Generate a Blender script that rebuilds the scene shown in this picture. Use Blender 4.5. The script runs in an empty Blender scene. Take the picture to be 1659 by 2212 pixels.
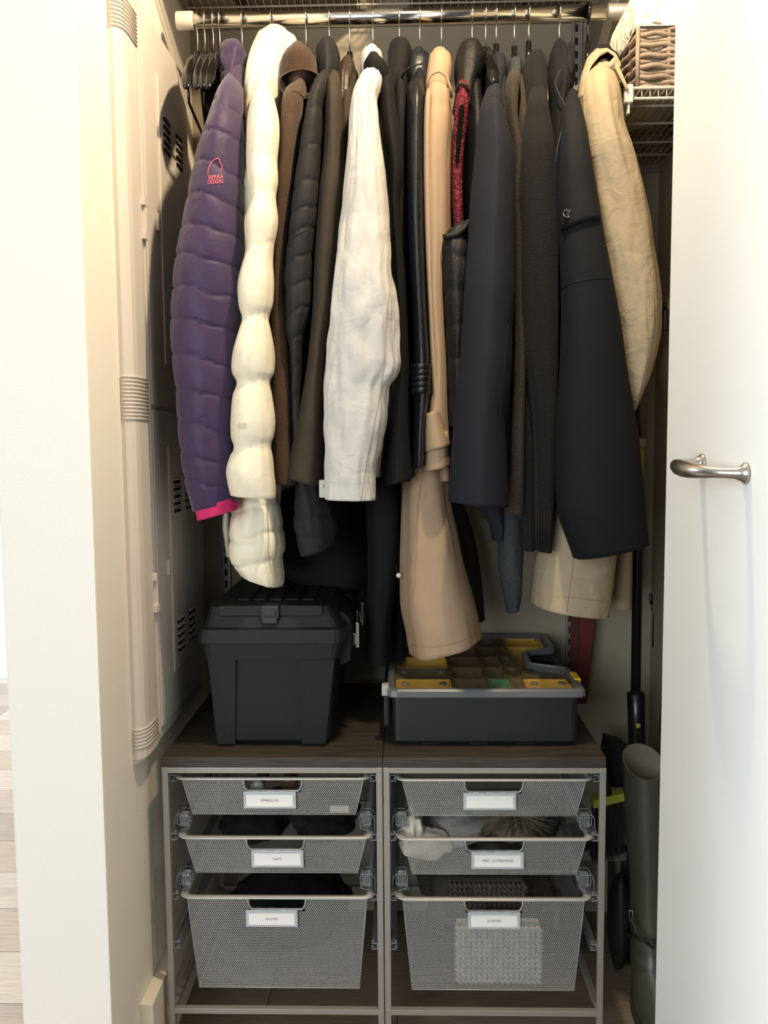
import bpy, bmesh, math, random
import numpy as np
from mathutils import Vector, noise
from mathutils.bvhtree import BVHTree
random.seed(7)
SC = bpy.context.scene
COL = SC.collection
PI = math.pi

# ---------------------------------------------------------------- camera
F = 1839.0
_d = np.array([.008, .9963, .086]); _d /= np.linalg.norm(_d)
_x = np.array([.9997, -.0060, -.0235]); _x -= _x @ _d * _d; _x /= np.linalg.norm(_x)
_z = -_d; _y = np.cross(_z, _x)
M = np.array([_x, _y, _z]).T            # world -> camera (x right, y down, z forward)
CAM = np.array([0, 0, 1.3])
cam_data = bpy.data.cameras.new('camera'); cam = bpy.data.objects.new('camera', cam_data); COL.objects.link(cam)
cam_data.sensor_fit = 'VERTICAL'; cam_data.sensor_height = 36; cam_data.lens = F / 2212 * 36
cam_data.clip_start = .02
from mathutils import Matrix
Rm = Matrix(((M[0][0], -M[1][0], -M[2][0]), (M[0][1], -M[1][1], -M[2][1]), (M[0][2], -M[1][2], -M[2][2])))
cam.matrix_world = Matrix.Translation(CAM) @ Rm.to_4x4()
SC.camera = cam

# ---------------------------------------------------------------- world, lights, exposure
W = bpy.data.worlds.new('room_daylight'); SC.world = W; W.use_nodes = True
W.node_tree.nodes['Background'].inputs[0].default_value = (.80, .90, 1.0, 1)
W.node_tree.nodes['Background'].inputs[1].default_value = .09
def area(name, loc, target, size, power, col, sy=None):
    l = bpy.data.lights.new(name, 'AREA'); l.energy = power; l.color = col; l.size = size
    if sy: l.shape = 'RECTANGLE'; l.size_y = sy
    o = bpy.data.objects.new(name, l); COL.objects.link(o); o.location = loc
    o.rotation_euler = (Vector(target) - Vector(loc)).to_track_quat('-Z', 'Y').to_euler()
    return o
def spot(name, loc, target, power, col, ang=120, blend=.6, rad=.04):
    l = bpy.data.lights.new(name, 'SPOT'); l.energy = power; l.color = col; l.spot_size = math.radians(ang); l.spot_blend = blend; l.shadow_soft_size = rad
    o = bpy.data.objects.new(name, l); COL.objects.link(o); o.location = loc
    o.rotation_euler = (Vector(target) - Vector(loc)).to_track_quat('-Z', 'Y').to_euler()
    return o
# window daylight from the room behind the photographer, and the recessed hallway downlight in front of the closet
window_light = area('window_daylight', (-1.5, -1.9, 1.5), (.05, 1.7, .9), 1.9, 88, (.86, .94, 1.0), 1.8)
lamp_light = spot('hall_downlight_bulb', (.16, 1.30, 2.585), (-.05, 1.62, 1.3), 66, (1.0, .79, .52), 160, .5, .03)
living_light = area('living_room_daylight', (-3.2, 3.2, 2.3), (-1.6, 3.2, 0), 2.0, 420, (.85, .93, 1.0))
SC.view_settings.view_transform = 'Standard'; SC.view_settings.look = 'None'
SC.view_settings.exposure = 0.14; SC.view_settings.gamma = 1; SC.view_settings.use_curve_mapping = False

# ---------------------------------------------------------------- photograph measurements -> world points at a real depth
def ray(px, py): return M.T @ np.array([(px - 829.5) / F, (py - 1106) / F, 1])
def P(px, py, Y): r = ray(px, py); return Vector(CAM + r * Y / r[1])
def PX(px, py, x): r = ray(px, py); return Vector(CAM + r * x / r[0])
def Zat(py, Y, px=829): return P(px, py, Y).z

# ---------------------------------------------------------------- helpers
def lin(h):
    c = [int(h[i:i+2], 16) / 255 for i in (1, 3, 5)]
    return tuple(((v + .055) / 1.055) ** 2.4 if v > .04045 else v / 12.92 for v in c) + (1,)
MATS = {}
def mat(name, col, rough=.7, metal=0, bump=0, bs=300, stretch=(1, 1, 1), var=.0, vs=8, sheen=0, coat=0, spec=.5, trans=0, alpha=1, col2=None, kind='noise', bump2=0, b2s=14, emit=0):
    if name in MATS: return MATS[name]
    m = bpy.data.materials.new(name); m.use_nodes = True; nt = m.node_tree; b = nt.nodes['Principled BSDF']
    c = lin(col) if isinstance(col, str) else col
    b.inputs['Base Color'].default_value = c
    b.inputs['Roughness'].default_value = rough; b.inputs['Metallic'].default_value = metal
    b.inputs['Specular IOR Level'].default_value = spec
    b.inputs['Sheen Weight'].default_value = sheen; b.inputs['Coat Weight'].default_value = coat
    b.inputs['Transmission Weight'].default_value = trans; b.inputs['Alpha'].default_value = alpha
    N = nt.nodes.new; L = nt.links.new
    tc = N('ShaderNodeTexCoord'); mp = N('ShaderNodeMapping'); mp.inputs['Scale'].default_value = stretch; L(tc.outputs['Object'], mp.inputs[0])
    if var or col2:
        n = N('ShaderNodeTexNoise'); n.inputs['Scale'].default_value = vs; n.inputs['Detail'].default_value = 5; L(mp.outputs[0], n.inputs['Vector'])
        mr = N('ShaderNodeMapRange'); mr.inputs[1].default_value = .32; mr.inputs[2].default_value = .68; L(n.outputs[0], mr.inputs[0])
        mx = N('ShaderNodeMix'); mx.data_type = 'RGBA'; L(mr.outputs[0], mx.inputs[0])
        c2 = lin(col2) if col2 else tuple(v * (1 - var) for v in c[:3]) + (1,)
        mx.inputs[6].default_value = c; mx.inputs[7].default_value = c2; L(mx.outputs[2], b.inputs['Base Color'])
    prev = None
    if bump:
        n = N('ShaderNodeTexNoise'); n.inputs['Scale'].default_value = bs; n.inputs['Detail'].default_value = 3; L(mp.outputs[0], n.inputs['Vector'])
        bm_ = N('ShaderNodeBump'); bm_.inputs['Strength'].default_value = bump; bm_.inputs['Distance'].default_value = .002
        L(n.outputs[0], bm_.inputs['Height']); prev = bm_
    if bump2:
        n = N('ShaderNodeTexNoise'); n.inputs['Scale'].default_value = b2s; n.inputs['Detail'].default_value = 4; n.inputs['Distortion'].default_value = .8; L(mp.outputs[0], n.inputs['Vector'])
        b2 = N('ShaderNodeBump'); b2.inputs['Strength'].default_value = bump2; b2.inputs['Distance'].default_value = .012
        L(n.outputs[0], b2.inputs['Height'])
        if prev: L(prev.outputs[0], b2.inputs['Normal'])
        prev = b2
    if prev: L(prev.outputs[0], b.inputs['Normal'])
    MATS[name] = m; return m

ORG = {}
class MB:
    def __init__(s): s.v = []; s.f = []; s.sm = []
    def add(s, v, f, smooth=False):
        o = len(s.v); s.v += [tuple(p) for p in v]; s.f += [tuple(i + o for i in q) for q in f]; s.sm += [smooth] * len(f); return s
    def box(s, x0, x1, y0, y1, z0, z1, c=0):
        if c <= 0:
            v = [(x, y, z) for z in (z0, z1) for y in (y0, y1) for x in (x0, x1)]
            return s.add(v, [(0, 2, 3, 1), (4, 5, 7, 6), (0, 1, 5, 4), (2, 6, 7, 3), (0, 4, 6, 2), (1, 3, 7, 5)])
        bm = bmesh.new(); bmesh.ops.create_cube(bm, size=1)
        for q in bm.verts: q.co = Vector(((x0 + x1) / 2 + q.co.x * (x1 - x0), (y0 + y1) / 2 + q.co.y * (y1 - y0), (z0 + z1) / 2 + q.co.z * (z1 - z0)))
        bmesh.ops.bevel(bm, geom=bm.edges[:], offset=c, segments=2, profile=.6, affect='EDGES')
        bm.verts.index_update(); s.add([q.co[:] for q in bm.verts], [[q.index for q in f.verts] for f in bm.faces]); bm.free(); return s
    def tube(s, pts, r, n=8, closed=False, caps=True):
        pts = [Vector(p) for p in pts]; m = len(pts); rr = r if isinstance(r, (list, tuple)) else [r] * m
        vs = []; up = None
        for i, p in enumerate(pts):
            a = pts[(i - 1) % m] if (i or closed) else p; b = pts[(i + 1) % m] if (i < m - 1 or closed) else p
            t = (b - a).normalized() if (b - a).length > 1e-9 else Vector((0, 0, 1))
            if up is None: up = t.orthogonal().normalized()
            up = (up - t * up.dot(t)); up = up.normalized() if up.length > 1e-6 else t.orthogonal().normalized()
            w = t.cross(up)
            for k in range(n):
                q = 2 * PI * k / n; vs.append(p + (up * math.cos(q) + w * math.sin(q)) * rr[i])
        fs = []
        for i in range(m if closed else m - 1):
            for k in range(n):
                j = (i + 1) % m; fs.append((i * n + k, i * n + (k + 1) % n, j * n + (k + 1) % n, j * n + k))
        if caps and not closed: fs += [tuple(range(n - 1, -1, -1)), tuple(range((m - 1) * n, m * n))]
        return s.add(vs, fs, True)
    def rings(s, R, cap0=True, cap1=True, smooth=True):
        n = len(R[0]); vs = [p for r in R for p in r]; fs = []
        for i in range(len(R) - 1):
            for k in range(n): fs.append((i * n + k, i * n + (k + 1) % n, (i + 1) * n + (k + 1) % n, (i + 1) * n + k))
        if cap0: fs.append(tuple(range(n - 1, -1, -1)))
        if cap1: fs.append(tuple(range((len(R) - 1) * n, len(R) * n)))
        return s.add(vs, fs, smooth)
    def lathe(s, prof, c, n=24, axis='z', smooth=True):
        R = []
        for r, h in prof:
            ring = []
            for k in range(n):
                a = 2 * PI * k / n; u, w = r * math.cos(a), r * math.sin(a)
                ring.append({'z': (c[0] + u, c[1] + w, c[2] + h), 'x': (c[0] + h, c[1] + u, c[2] + w), 'y': (c[0] + u, c[1] + h, c[2] + w)}[axis])
            R.append(ring)
        return s.rings(R, smooth=smooth)
    def build(s, name, m, parent=None, **tags):
        me = bpy.data.meshes.new(name); o0 = ORG.get(parent.name, (0, 0, 0)) if parent else (0, 0, 0)
        me.from_pydata([(v[0] - o0[0], v[1] - o0[1], v[2] - o0[2]) for v in s.v], [], s.f)
        me.polygons.foreach_set('use_smooth', s.sm); me.materials.append(m); me.update()
        o = bpy.data.objects.new(name, me); COL.objects.link(o)
        if parent: o.parent = parent; ORG[o.name] = o0
        for k, v in tags.items(): o[k] = v
        return o
def thing(name, label, cat, loc=(0, 0, 0), group=None):
    o = bpy.data.objects.new(name, None); COL.objects.link(o); o.location = loc; o.empty_display_size = .05
    ORG[o.name] = tuple(loc); o['label'] = label; o['category'] = cat
    if group: o['group'] = group
    return o
def tagt(o, label, cat, group=None):
    o['label'] = label; o['category'] = cat
    if group: o['group'] = group
    return o
def struct(name, mb, m, parent=None):
    o = mb.build(name, m, parent)
    if not parent: o['kind'] = 'structure'
    return o
def copy_tree(root, delta, label=None, group=None):
    def cp(o, par):
        c = o.copy(); COL.objects.link(c)
        if par: c.parent = par
        for ch in list(o.children): cp(ch, c)
        return c
    r = cp(root, None); r.location = Vector(root.location) + Vector(delta)
    if label: r['label'] = label
    if group: r['group'] = group
    return r
def sgp(v, e): return math.copysign(abs(v) ** e, v)
def interp_rows(rows, step=6.0):
    """rows (y, xl, xr, Y, dep, tilt); smooth interpolation along y"""
    rows = [tuple(r) + (0,) * (6 - len(r)) for r in rows]; out = []
    for i in range(len(rows) - 1):
        p0 = rows[max(i - 1, 0)]; p1 = rows[i]; p2 = rows[i + 1]; p3 = rows[min(i + 2, len(rows) - 1)]
        n = max(1, int(abs(p2[0] - p1[0]) / step))
        for k in range(n):
            t = k / n; y = p1[0] + (p2[0] - p1[0]) * t; q = [y]
            for j in range(1, 6):
                d10 = (p1[0] - p0[0]) or 1; d32 = (p3[0] - p2[0]) or 1; d = (p2[0] - p1[0]) or 1
                m1 = ((p2[j] - p1[j]) / d + (p1[j] - p0[j]) / d10) / 2 * d if i > 0 else (p2[j] - p1[j])
                m2 = ((p2[j] - p1[j]) / d + (p3[j] - p2[j]) / d32) / 2 * d if i < len(rows) - 2 else (p2[j] - p1[j])
                lim = 3 * abs(p2[j] - p1[j]); m1 = max(-lim, min(lim, m1)); m2 = max(-lim, min(lim, m2))
                q.append((2*t**3 - 3*t*t + 1) * p1[j] + (t**3 - 2*t*t + t) * m1 + (-2*t**3 + 3*t*t) * p2[j] + (t**3 - t*t) * m2)
            out.append(q)
    out.append(list(rows[-1])); return out
def loft(rows, seg=44, e=2.0, fold=.03, fine=.015, seams=None, pinch=.08, seam_tilt=0, seed=0, step=6, open_end=True, vf=0, vk=5, fs=3.0, top_round=True):
    """a cloth tube through silhouette rows measured on the photograph, at real depth Y with half-depth dep"""
    R = []; rr = interp_rows(rows, step); n = len(rr)
    for i, (y, xl, xr, Y, dep, tilt) in enumerate(rr):
        A = P(xl, y - tilt / 2, Y); B = P(xr, y + tilt / 2, Y); C = (A + B) / 2; U = (B - A) / 2
        ring = []
        for k in range(seg):
            a = 2 * PI * k / seg; ca, sa = math.cos(a), math.sin(a)
            cx, sy = sgp(ca, 2 / e), sgp(sa, 2 / e)
            f = 1.0
            q = Vector((ca * fs / 2, sa * fs / 2 + seed * 7.3, C.z * fs))
            if fold: f += fold * noise.noise(q) * 1.6
            if fine: f += fine * noise.noise(q * 3.7 + Vector((3, 1, seed))) * 1.8
            if vf: f += vf * math.sin(vk * a + seed + 1.5 * noise.noise(Vector((C.z * 1.5, seed, 0))))
            if seams:
                yy = y + seam_tilt * ca + 9 * noise.noise(Vector((ca * 1.5, sa * 1.5, y * .012 + seed)))
                d = min(abs(yy - s_) for s_ in seams)
                j = max([s_ for s_ in seams if s_ <= yy] or [seams[0] - 70]); nx = min([s_ for s_ in seams if s_ > yy] or [seams[-1] + 70])
                u = (yy - j) / max(nx - j, 1); u = u if seams[0] <= yy < seams[-1] else max(.5, 1 - (seams[0] - yy) / 80) if yy < seams[0] else min(.5, (yy - seams[-1]) / 80); bul = 1 - abs(2 * u - 1) ** 2.6
                f += -pinch * (1 - bul) + pinch * .3 - .035 * math.exp(-(d / 3.5) ** 2)
                f += .055 * math.exp(-(d / 14) ** 2) * noise.noise(Vector((a * 5, d * .02, j + seed)))
            p = C + U * (cx * f); p.y = C.y + dep * sy * f
            ring.append(p)
        R.append(ring)
    def shrink(ring, s_, dz, dy=0):
        c = sum(ring, Vector()) / len(ring)
        return [Vector((c.x + (p.x - c.x) * s_, c.y + (p.y - c.y) * s_ + dy, p.z + dz)) for p in ring]
    if top_round:
        h = min(.012, (R[0][0] - R[0][seg // 2]).length * .3)
        R = [shrink(R[0], .35, h), shrink(R[0], .75, h * .75)] + R
    if open_end: R = R + [shrink(R[-1], .97, -.001), shrink(R[-1], .9, .002), shrink(R[-1], .8, .03)]
    else: R = R + [shrink(R[-1], .8, -.004), shrink(R[-1], .4, -.006)]
    mb = MB(); mb.rings(R); return mb
def bvh(mb): return BVHTree.FromPolygons([Vector(v) for v in mb.v], mb.f)
CV = Vector(CAM)
def onto(bt, px, py, off=.001, Yd=1.7):
    r = Vector(ray(px, py)).normalized(); h = bt.ray_cast(CV, r)
    p = h[0] if h[0] is not None else P(px, py, Yd)
    return p - r * off
def line_on(mb, bt, pts, r=.0008, off=.0006, sub=6, Yd=1.7, n=5):
    q = []
    for a, b in zip(pts[:-1], pts[1:]):
        for k in range(sub): q.append(onto(bt, a[0] + (b[0] - a[0]) * k / sub, a[1] + (b[1] - a[1]) * k / sub, off, Yd))
    q.append(onto(bt, pts[-1][0], pts[-1][1], off, Yd)); mb.tube(q, r, n); return mb
def text_mesh(txt, size):
    c = bpy.data.curves.new('t', 'FONT'); c.body = txt; c.size = size; c.align_x = 'CENTER'; c.align_y = 'CENTER'; c.resolution_u = 2
    o = bpy.data.objects.new('t', c); COL.objects.link(o); dg = bpy.context.evaluated_depsgraph_get()
    me = bpy.data.meshes.new_from_object(o.evaluated_get(dg)); bpy.data.objects.remove(o)
    v = [tuple(q.co) for q in me.vertices]; f = [tuple(p.vertices) for p in me.polygons]; return v, f

# ---------------------------------------------------------------- materials
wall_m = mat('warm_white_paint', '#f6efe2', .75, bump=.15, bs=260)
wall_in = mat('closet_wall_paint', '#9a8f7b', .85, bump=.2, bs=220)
ceil_m = mat('ceiling_paint', '#eeeae2', .9)
panel_m = mat('panel_white_enamel', '#dfd6cc', .45, bump=.05, bs=500)
slot_m = mat('vent_dark', '#141414', .8)
door_m = mat('door_white_lacquer', '#f2f4f2', .4, spec=.4)
base_m = mat('baseboard_gloss', '#efe6d4', .4)
steel = mat('satin_nickel', '#b9b4ac', .28, metal=1)
chrome = mat('chrome', '#d8d6d2', .12, metal=1)
hook_m = mat('hook_steel', '#c9c6c0', .2, metal=1)
frame_m = mat('platinum_frame_paint', '#a29b93', .42, metal=.35, bump=.05, bs=600)
mesh_m = mat('platinum_mesh_paint', '#b6b5b1', .4, metal=.25)
white_pl = mat('white_plastic', '#d9d2c4', .4)
wire_m = mat('wire_shelf_coating', '#b5ad9e', .4)
blackp = mat('black_gloss_plastic', '#121113', .16, spec=.6)
clear_m = mat('clear_plastic', '#c8ccd0', .12, trans=.85, spec=.6)
clip_m = mat('clear_clip_edge', '#a8acb0', .25, trans=.3, spec=.6)
blkbox = mat('charcoal_tote_plastic', '#121415', .55, bump=.25, bs=500, spec=.35)
holder_m = mat('frosted_label_holder', '#c4c8ca', .35, trans=.1)
card_m = mat('label_card', '#f2efe9', .8)
ink = mat('label_ink', '#55534f', .8)
def wood(name, c1, c2, sx=(1, 18, 18), rough=.45):
    m = mat(name, c1, rough, col2=c2, stretch=sx, vs=9, bump=.15, bs=60); return m
board_m = wood('walnut_laminate', '#4a4036', '#231d18', (1.2, 40, 40), .55)
plank_a = wood('floor_plank_brown', '#8f7c67', '#6f5e4e', (1.2, 30, 1))
plank_b = wood('floor_plank_brown_dark', '#84725e', '#655546', (1.2, 26, 1))
plank_c = wood('floor_plank_grey', '#9a8a78', '#776857', (1.2, 34, 1))

# ---------------------------------------------------------------- room shell
FX0, FX1 = -3.6, .9
fl = struct('floor', MB().box(-3.6, .9, -.6, 6.2, -.03, -.004), mat('floor_joint', '#2e2821', .9))
pw = .2
j = 0
for r in range(34):
    y0 = -.55 + r * pw; x = FX0 - random.random() * .9
    while x < FX1:
        L_ = 1.22; a, b = max(x, FX0), min(x + L_, FX1)
        if b - a > .05:
            o = MB().box(a + .0008, b - .0008, y0 + .001, y0 + pw - .001, -.004, 0, .0006).build('plank', [plank_a, plank_b, plank_c][j % 3], fl); j += 1
        x += L_
struct('ceiling', MB().box(-3.6, .9, -.6, 6.2, 2.62, 2.66), ceil_m)
BY = 2.25
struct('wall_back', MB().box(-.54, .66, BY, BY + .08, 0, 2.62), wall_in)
# left partition: wall end towards the hall, its return runs to the closet corner
mb = MB().box(-.70, -.5365, 1.45, BY + .08, 0, 2.62, .004); struct('wall_left', mb, wall_m)
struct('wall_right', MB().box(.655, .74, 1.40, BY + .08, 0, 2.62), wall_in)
struct('wall_far', MB().box(-3.6, -.7, 6.1, 6.2, 0, 2.62), mat('far_wall', '#f2f4f4', .8))
struct('baseboard_left', MB().box(-.5365, -.510, 1.606, 2.24, 0, .172, .002), base_m)
# header of the closet opening
struct('trim_1', MB().box(-.5365, .655, 1.45, 1.53, 2.585, 2.62, .003), wall_m)
# hallway downlight
t = thing('downlight', 'round recessed ceiling downlight in front of the closet', 'lamp', (.16, 1.30, 2.62))
MB().lathe([(.055, 0), (.055, -.006), (.045, -.008), (.045, -.003), (.045, .0)], (.16, 1.30, 2.62), 32).build('trim_ring', white_pl, t)

# ---------------------------------------------------------------- the open white door at the right
dr = MB().box(.400, .436, .42, 1.309, .012, 2.5, .002); door = struct('door_1', dr, door_m)
hz = 1.256
hb = []
path = [(.400, 1.004, 0, .013), (.397, 1.004, 0, .0128), (.394, 1.0045, 0, .0095), (.388, 1.006, 0, .0072), (.378, 1.010, 0, .0066), (.368, 1.017, 0, .0068),
        (.360, 1.027, 0, .0078), (.3545, 1.040, 0, .0092), (.3515, 1.056, 0, .0105), (.351, 1.075, 0, .0112), (.3515, 1.095, 0, .0105), (.3545, 1.113, 0, .0092),
        (.360, 1.127, 0, .0078), (.368, 1.138, 0, .0068), (.378, 1.144, 0, .0066), (.388, 1.148, 0, .0072), (.394, 1.150, 0, .0095), (.397, 1.150, 0, .0128), (.400, 1.150, 0, .013)]
hm = MB(); hm.tube([(p[0], p[1], hz + (p[1] - 1.0) * .05) for p in path], [p[3] for p in path], 20)
hm.build('door_handle', steel, door)

# ---------------------------------------------------------------- electrical panel cabinet on the left wall
pn = thing('panel_cabinet', 'tall off-white metal panel cabinet with vented lids on the left closet wall', 'cabinet', (-.52, 1.9, .66))
PXF = -.512; zt, zb = 2.17, .663
# body with a rounded front column
R = []
prof = [(-.5365, 1.615), (-.528, 1.613), (-.519, 1.618), (-.513, 1.628), (-.5105, 1.645), (-.5105, 1.70), (-.5125, 1.712), (PXF - .003, 1.716), (PXF - .003, 2.10), (-.5365, 2.10)]
for z, s_ in ((zb, .6), (zb + .012, 1), (zt - .012, 1), (zt, .6)):
    R.append([Vector((-.5365 + (x + .5365) * s_, 1.85 + (y - 1.85) * (1 if s_ == 1 else .985), z)) for x, y in prof])
MB().rings(R, smooth=False).build('body', panel_m, pn)
for zc, nn in ((2.09, 9), (1.385, 12), (.72, 6)):
    mb = MB()
    for k in range(nn):
        z = zc + (k - nn / 2) * .0072
        mb.tube([(-.5335, 1.6135, z), (-.526, 1.6125, z), (-.518, 1.617, z), (-.5115, 1.628, z), (-.509, 1.645, z), (-.509, 1.70, z - .001)], .0022, 6)
    mb.build('grip_rib', panel_m, pn)
for z0, z1 in ((1.372, 2.135), (.70, 1.362)):
    d = MB().box(PXF - .004, PXF + .002, 1.735, 2.085, z0, z1, .0015).build('cover', panel_m, pn)
    zz0, zz1 = (z0 + .09, z1 - .075)
    lid = MB().box(PXF + .002, PXF + .006, 1.83, 2.05, zz0, zz1, .001)
    l = lid.build('lid', panel_m, pn)
    for yc in (1.885, 1.985):
        for ze in ((zz1 - .11,) if z0 > 1 else (zz0 + .075, zz1 - .11)):
            for k in range(5):
                MB().box(PXF + .0055, PXF + .0072, yc - .026, yc + .026, ze - .005 + (k - 2) * .016, ze + .003 + (k - 2) * .016).build('vent_slot', slot_m, pn)
                MB().box(PXF + .006, PXF + .0105, yc - .026, yc + .026, ze + .003 + (k - 2) * .016, ze + .0045 + (k - 2) * .016).build('vent_slat', panel_m, pn)
    MB().box(PXF + .002, PXF + .009, 1.795, 1.812, (z0 + z1) / 2 - .02, (z0 + z1) / 2 + .015, .002).build('lid_latch', panel_m, pn)
for zc in (1.735, .99):
    MB().box(PXF - .001, PXF + .008, 1.700, 1.722, zc + .025, zc + .04, .001).box(PXF - .001, PXF + .008, 1.700, 1.722, zc - .04, zc - .025, .001).box(PXF - .001, PXF + .007, 1.712, 1.719, zc - .03, zc + .03, .001).build('latch', panel_m, pn)
MB().box(-.5365, PXF + .001, 1.722, 1.728, .69, 2.14).build('edge_strip', panel_m, pn)

# ---------------------------------------------------------------- drawer frames, tops
FY = 1.673; FZ = .636; FB = .11; DEP = .50
def make_frame(x0, x1, label):
    t = thing('drawer_frame', label, 'frame', ((x0 + x1) / 2, FY + DEP / 2, 0)); w = .0122
    for x in (x0, x1 - w):
        for y in (FY, FY + DEP - w): MB().box(x, x + w, y, y + w, 0, FZ - .0125, .001).build('post', frame_m, t)
        for z in (FZ - .0125, FB - .006): MB().box(x, x + w, FY + w, FY + DEP - w, z, z + .0125, .001).build('side_rail', frame_m, t)
        for y in (FY - .0004, FY + DEP - w): MB().box(x - .0003, x + w + .0003, y, y + w, FZ - .0128, FZ, .0015).build('corner_cap', frame_m, t)
        MB().box(x - .0002, x + w + .0002, FY - .0003, FY + w, FB - .008, FB + .008, .0012).build('corner_cap', frame_m, t)
    for y in (FY, FY + DEP - w): MB().box(x0 + w, x1 - w, y, y + w, FZ - .0125, FZ - .0005, .001).build('front_rail' if y == FY else 'back_rail', frame_m, t)
    for y in (FY, FY + DEP - w): MB().box(x0 + w, x1 - w, y, y + w, FB - .005, FB + .0065, .001).build('front_rail' if y == FY else 'back_rail', frame_m, t)
    return t
fr_l = make_frame(-.497, -.0475, 'silver metal drawer frame standing beside the panel cabinet')
fr_r = make_frame(-.0450, .4045, 'silver metal drawer frame standing beside the rubber boot')
def runner(t, x, s, z):      # one clear runner with front clip and stop; s = +1 points to the drawer
    mb = MB(); L0, L1 = FY + .006, FY + DEP - .02
    mb.box(min(x, x + s * .014), max(x, x + s * .014), L0 + .003, L1, z - .0015, z + .0005).box(min(x, x + s * .0015), max(x, x + s * .0015), L0 + .003, L1, z, z + .011).box(min(x, x + s * .012), max(x, x + s * .012), L0 + .003, L1, z + .0105, z + .012)
    r = mb.build('runner', clear_m, t)
    c = MB(); y = L0
    for dz in (0, .0125): c.tube([(x + s * .013, y, z + dz), (x + s * .003, y, z + dz), (x + s * .001, y, z + dz + .002 * (1 if dz == 0 else -1))], .0007, 6)
    c.tube([(x + s * .001, y, z), (x + s * .001, y, z + .0125)], .0006, 6); c.tube([(x + s * .009, y, z + .005), (x + s * .012, y, z + .006)], .0011, 6); c.tube([(x + s * .009, y, z + .0165), (x + s * .012, y, z + .018)], .0011, 6)
    c.build('clip', clip_m, r)
    return r
def stop(t, x, s, z):
    y = FY + .02; mb = MB(); q = .0008
    for yy in (y, y + .03):
        mb.tube([(x + s * .004, yy, z), (x + s * .006, yy, z + .026), (x + s * .012, yy, z + .034), (x + s * .032, yy, z + .034), (x + s * .036, yy, z + .026), (x + s * .034, yy, z + .004), (x + s * .016, yy, z)], q, 5)
    for xx, zz in ((.006, .026), (.012, .034), (.032, .034), (.036, .026), (.034, .004)): mb.tube([(x + s * xx, y, z + zz), (x + s * xx, y + .03, z + zz)], q, 5)
    mb.tube([(x + s * .012, y, z + .029), (x + s * .026, y, z + .029), (x + s * .026, y, z + .012), (x + s * .012, y, z + .012)], q, 5, closed=True)
    o = mb.build('drawer_stop', clip_m, t)
    xa, xb = sorted((x + s * .014, x + s * .034)); MB().box(xa, xb, y + .004, y + .028, z + .004, z + .03, .003).build('stop_body', clear_m, o)
ZR = [Zat(1684, FY), Zat(1812, FY), Zat(1942, FY), Zat(2048, FY)]
for t, xa, xb in ((fr_l, -.4848, -.0597), (fr_r, -.0328, .3923)):
    for i, z in enumerate(ZR):
        runner(t, xa, 1, z - .006); runner(t, xb, -1, z - .006)
        if i in (1, 2): stop(t, xa, 1, z + .008); stop(t, xb, -1, z + .008)
for nm, x0, x1, lab in (('a', -.497, -.0465, 'dark woodgrain top board under the black tool tote'), ('b', -.0455, .4035, 'dark woodgrain top board under the yellow-lidded parts case')):
    tagt(MB().box(x0, x1, 1.672, 2.20, FZ + .0008, .657, .0012).build('top_board', board_m), lab, 'shelf board')

# ---------------------------------------------------------------- mesh drawers (real punched sheet)
def sheet(A, B, C, D, lu, lv, p=.0042, hole=.68, skip=None):
    """punched sheet A-B (u, length lu) D-C (v, length lv)"""
    nv = int(lv / (p * .866)); nu = int(lu / p); V = []; Fc = []
    A, B, C, D = [np.array(q, float) for q in (A, B, C, D)]
    an = [math.radians(30 + 60 * k) for k in range(6)]; R0 = p / math.sqrt(3); ri = R0 * hole * 1.05
    cells = [((i + (.5 if j_ % 2 else 0) + .25) * p, (j_ + .5) * p * .866) for j_ in range(nv + 1) for i in range(nu + 1)]
    if skip: cells = [c for c in cells if not skip(c[0] / lu, c[1])]
    c = np.array(cells); o = np.array([[math.cos(a), math.sin(a)] for a in an])
    uv = np.concatenate([c[:, None, :] + o[None] * R0, c[:, None, :] + o[None] * ri], 1)
    u = np.clip(uv[..., 0] / lu, 0, 1)[..., None]; v = np.clip(uv[..., 1] / lv, 0, 1)[..., None]
    X = (A * (1 - u) + B * u) * (1 - v) + (D * (1 - u) + C * u) * v
    X = X.reshape(-1, 3)
    for k in range(len(cells)):
        b = k * 12
        for q in range(6): Fc.append((b + q, b + (q + 1) % 6, b + 6 + (q + 1) % 6, b + 6 + q))
    return X.tolist(), Fc
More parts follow.
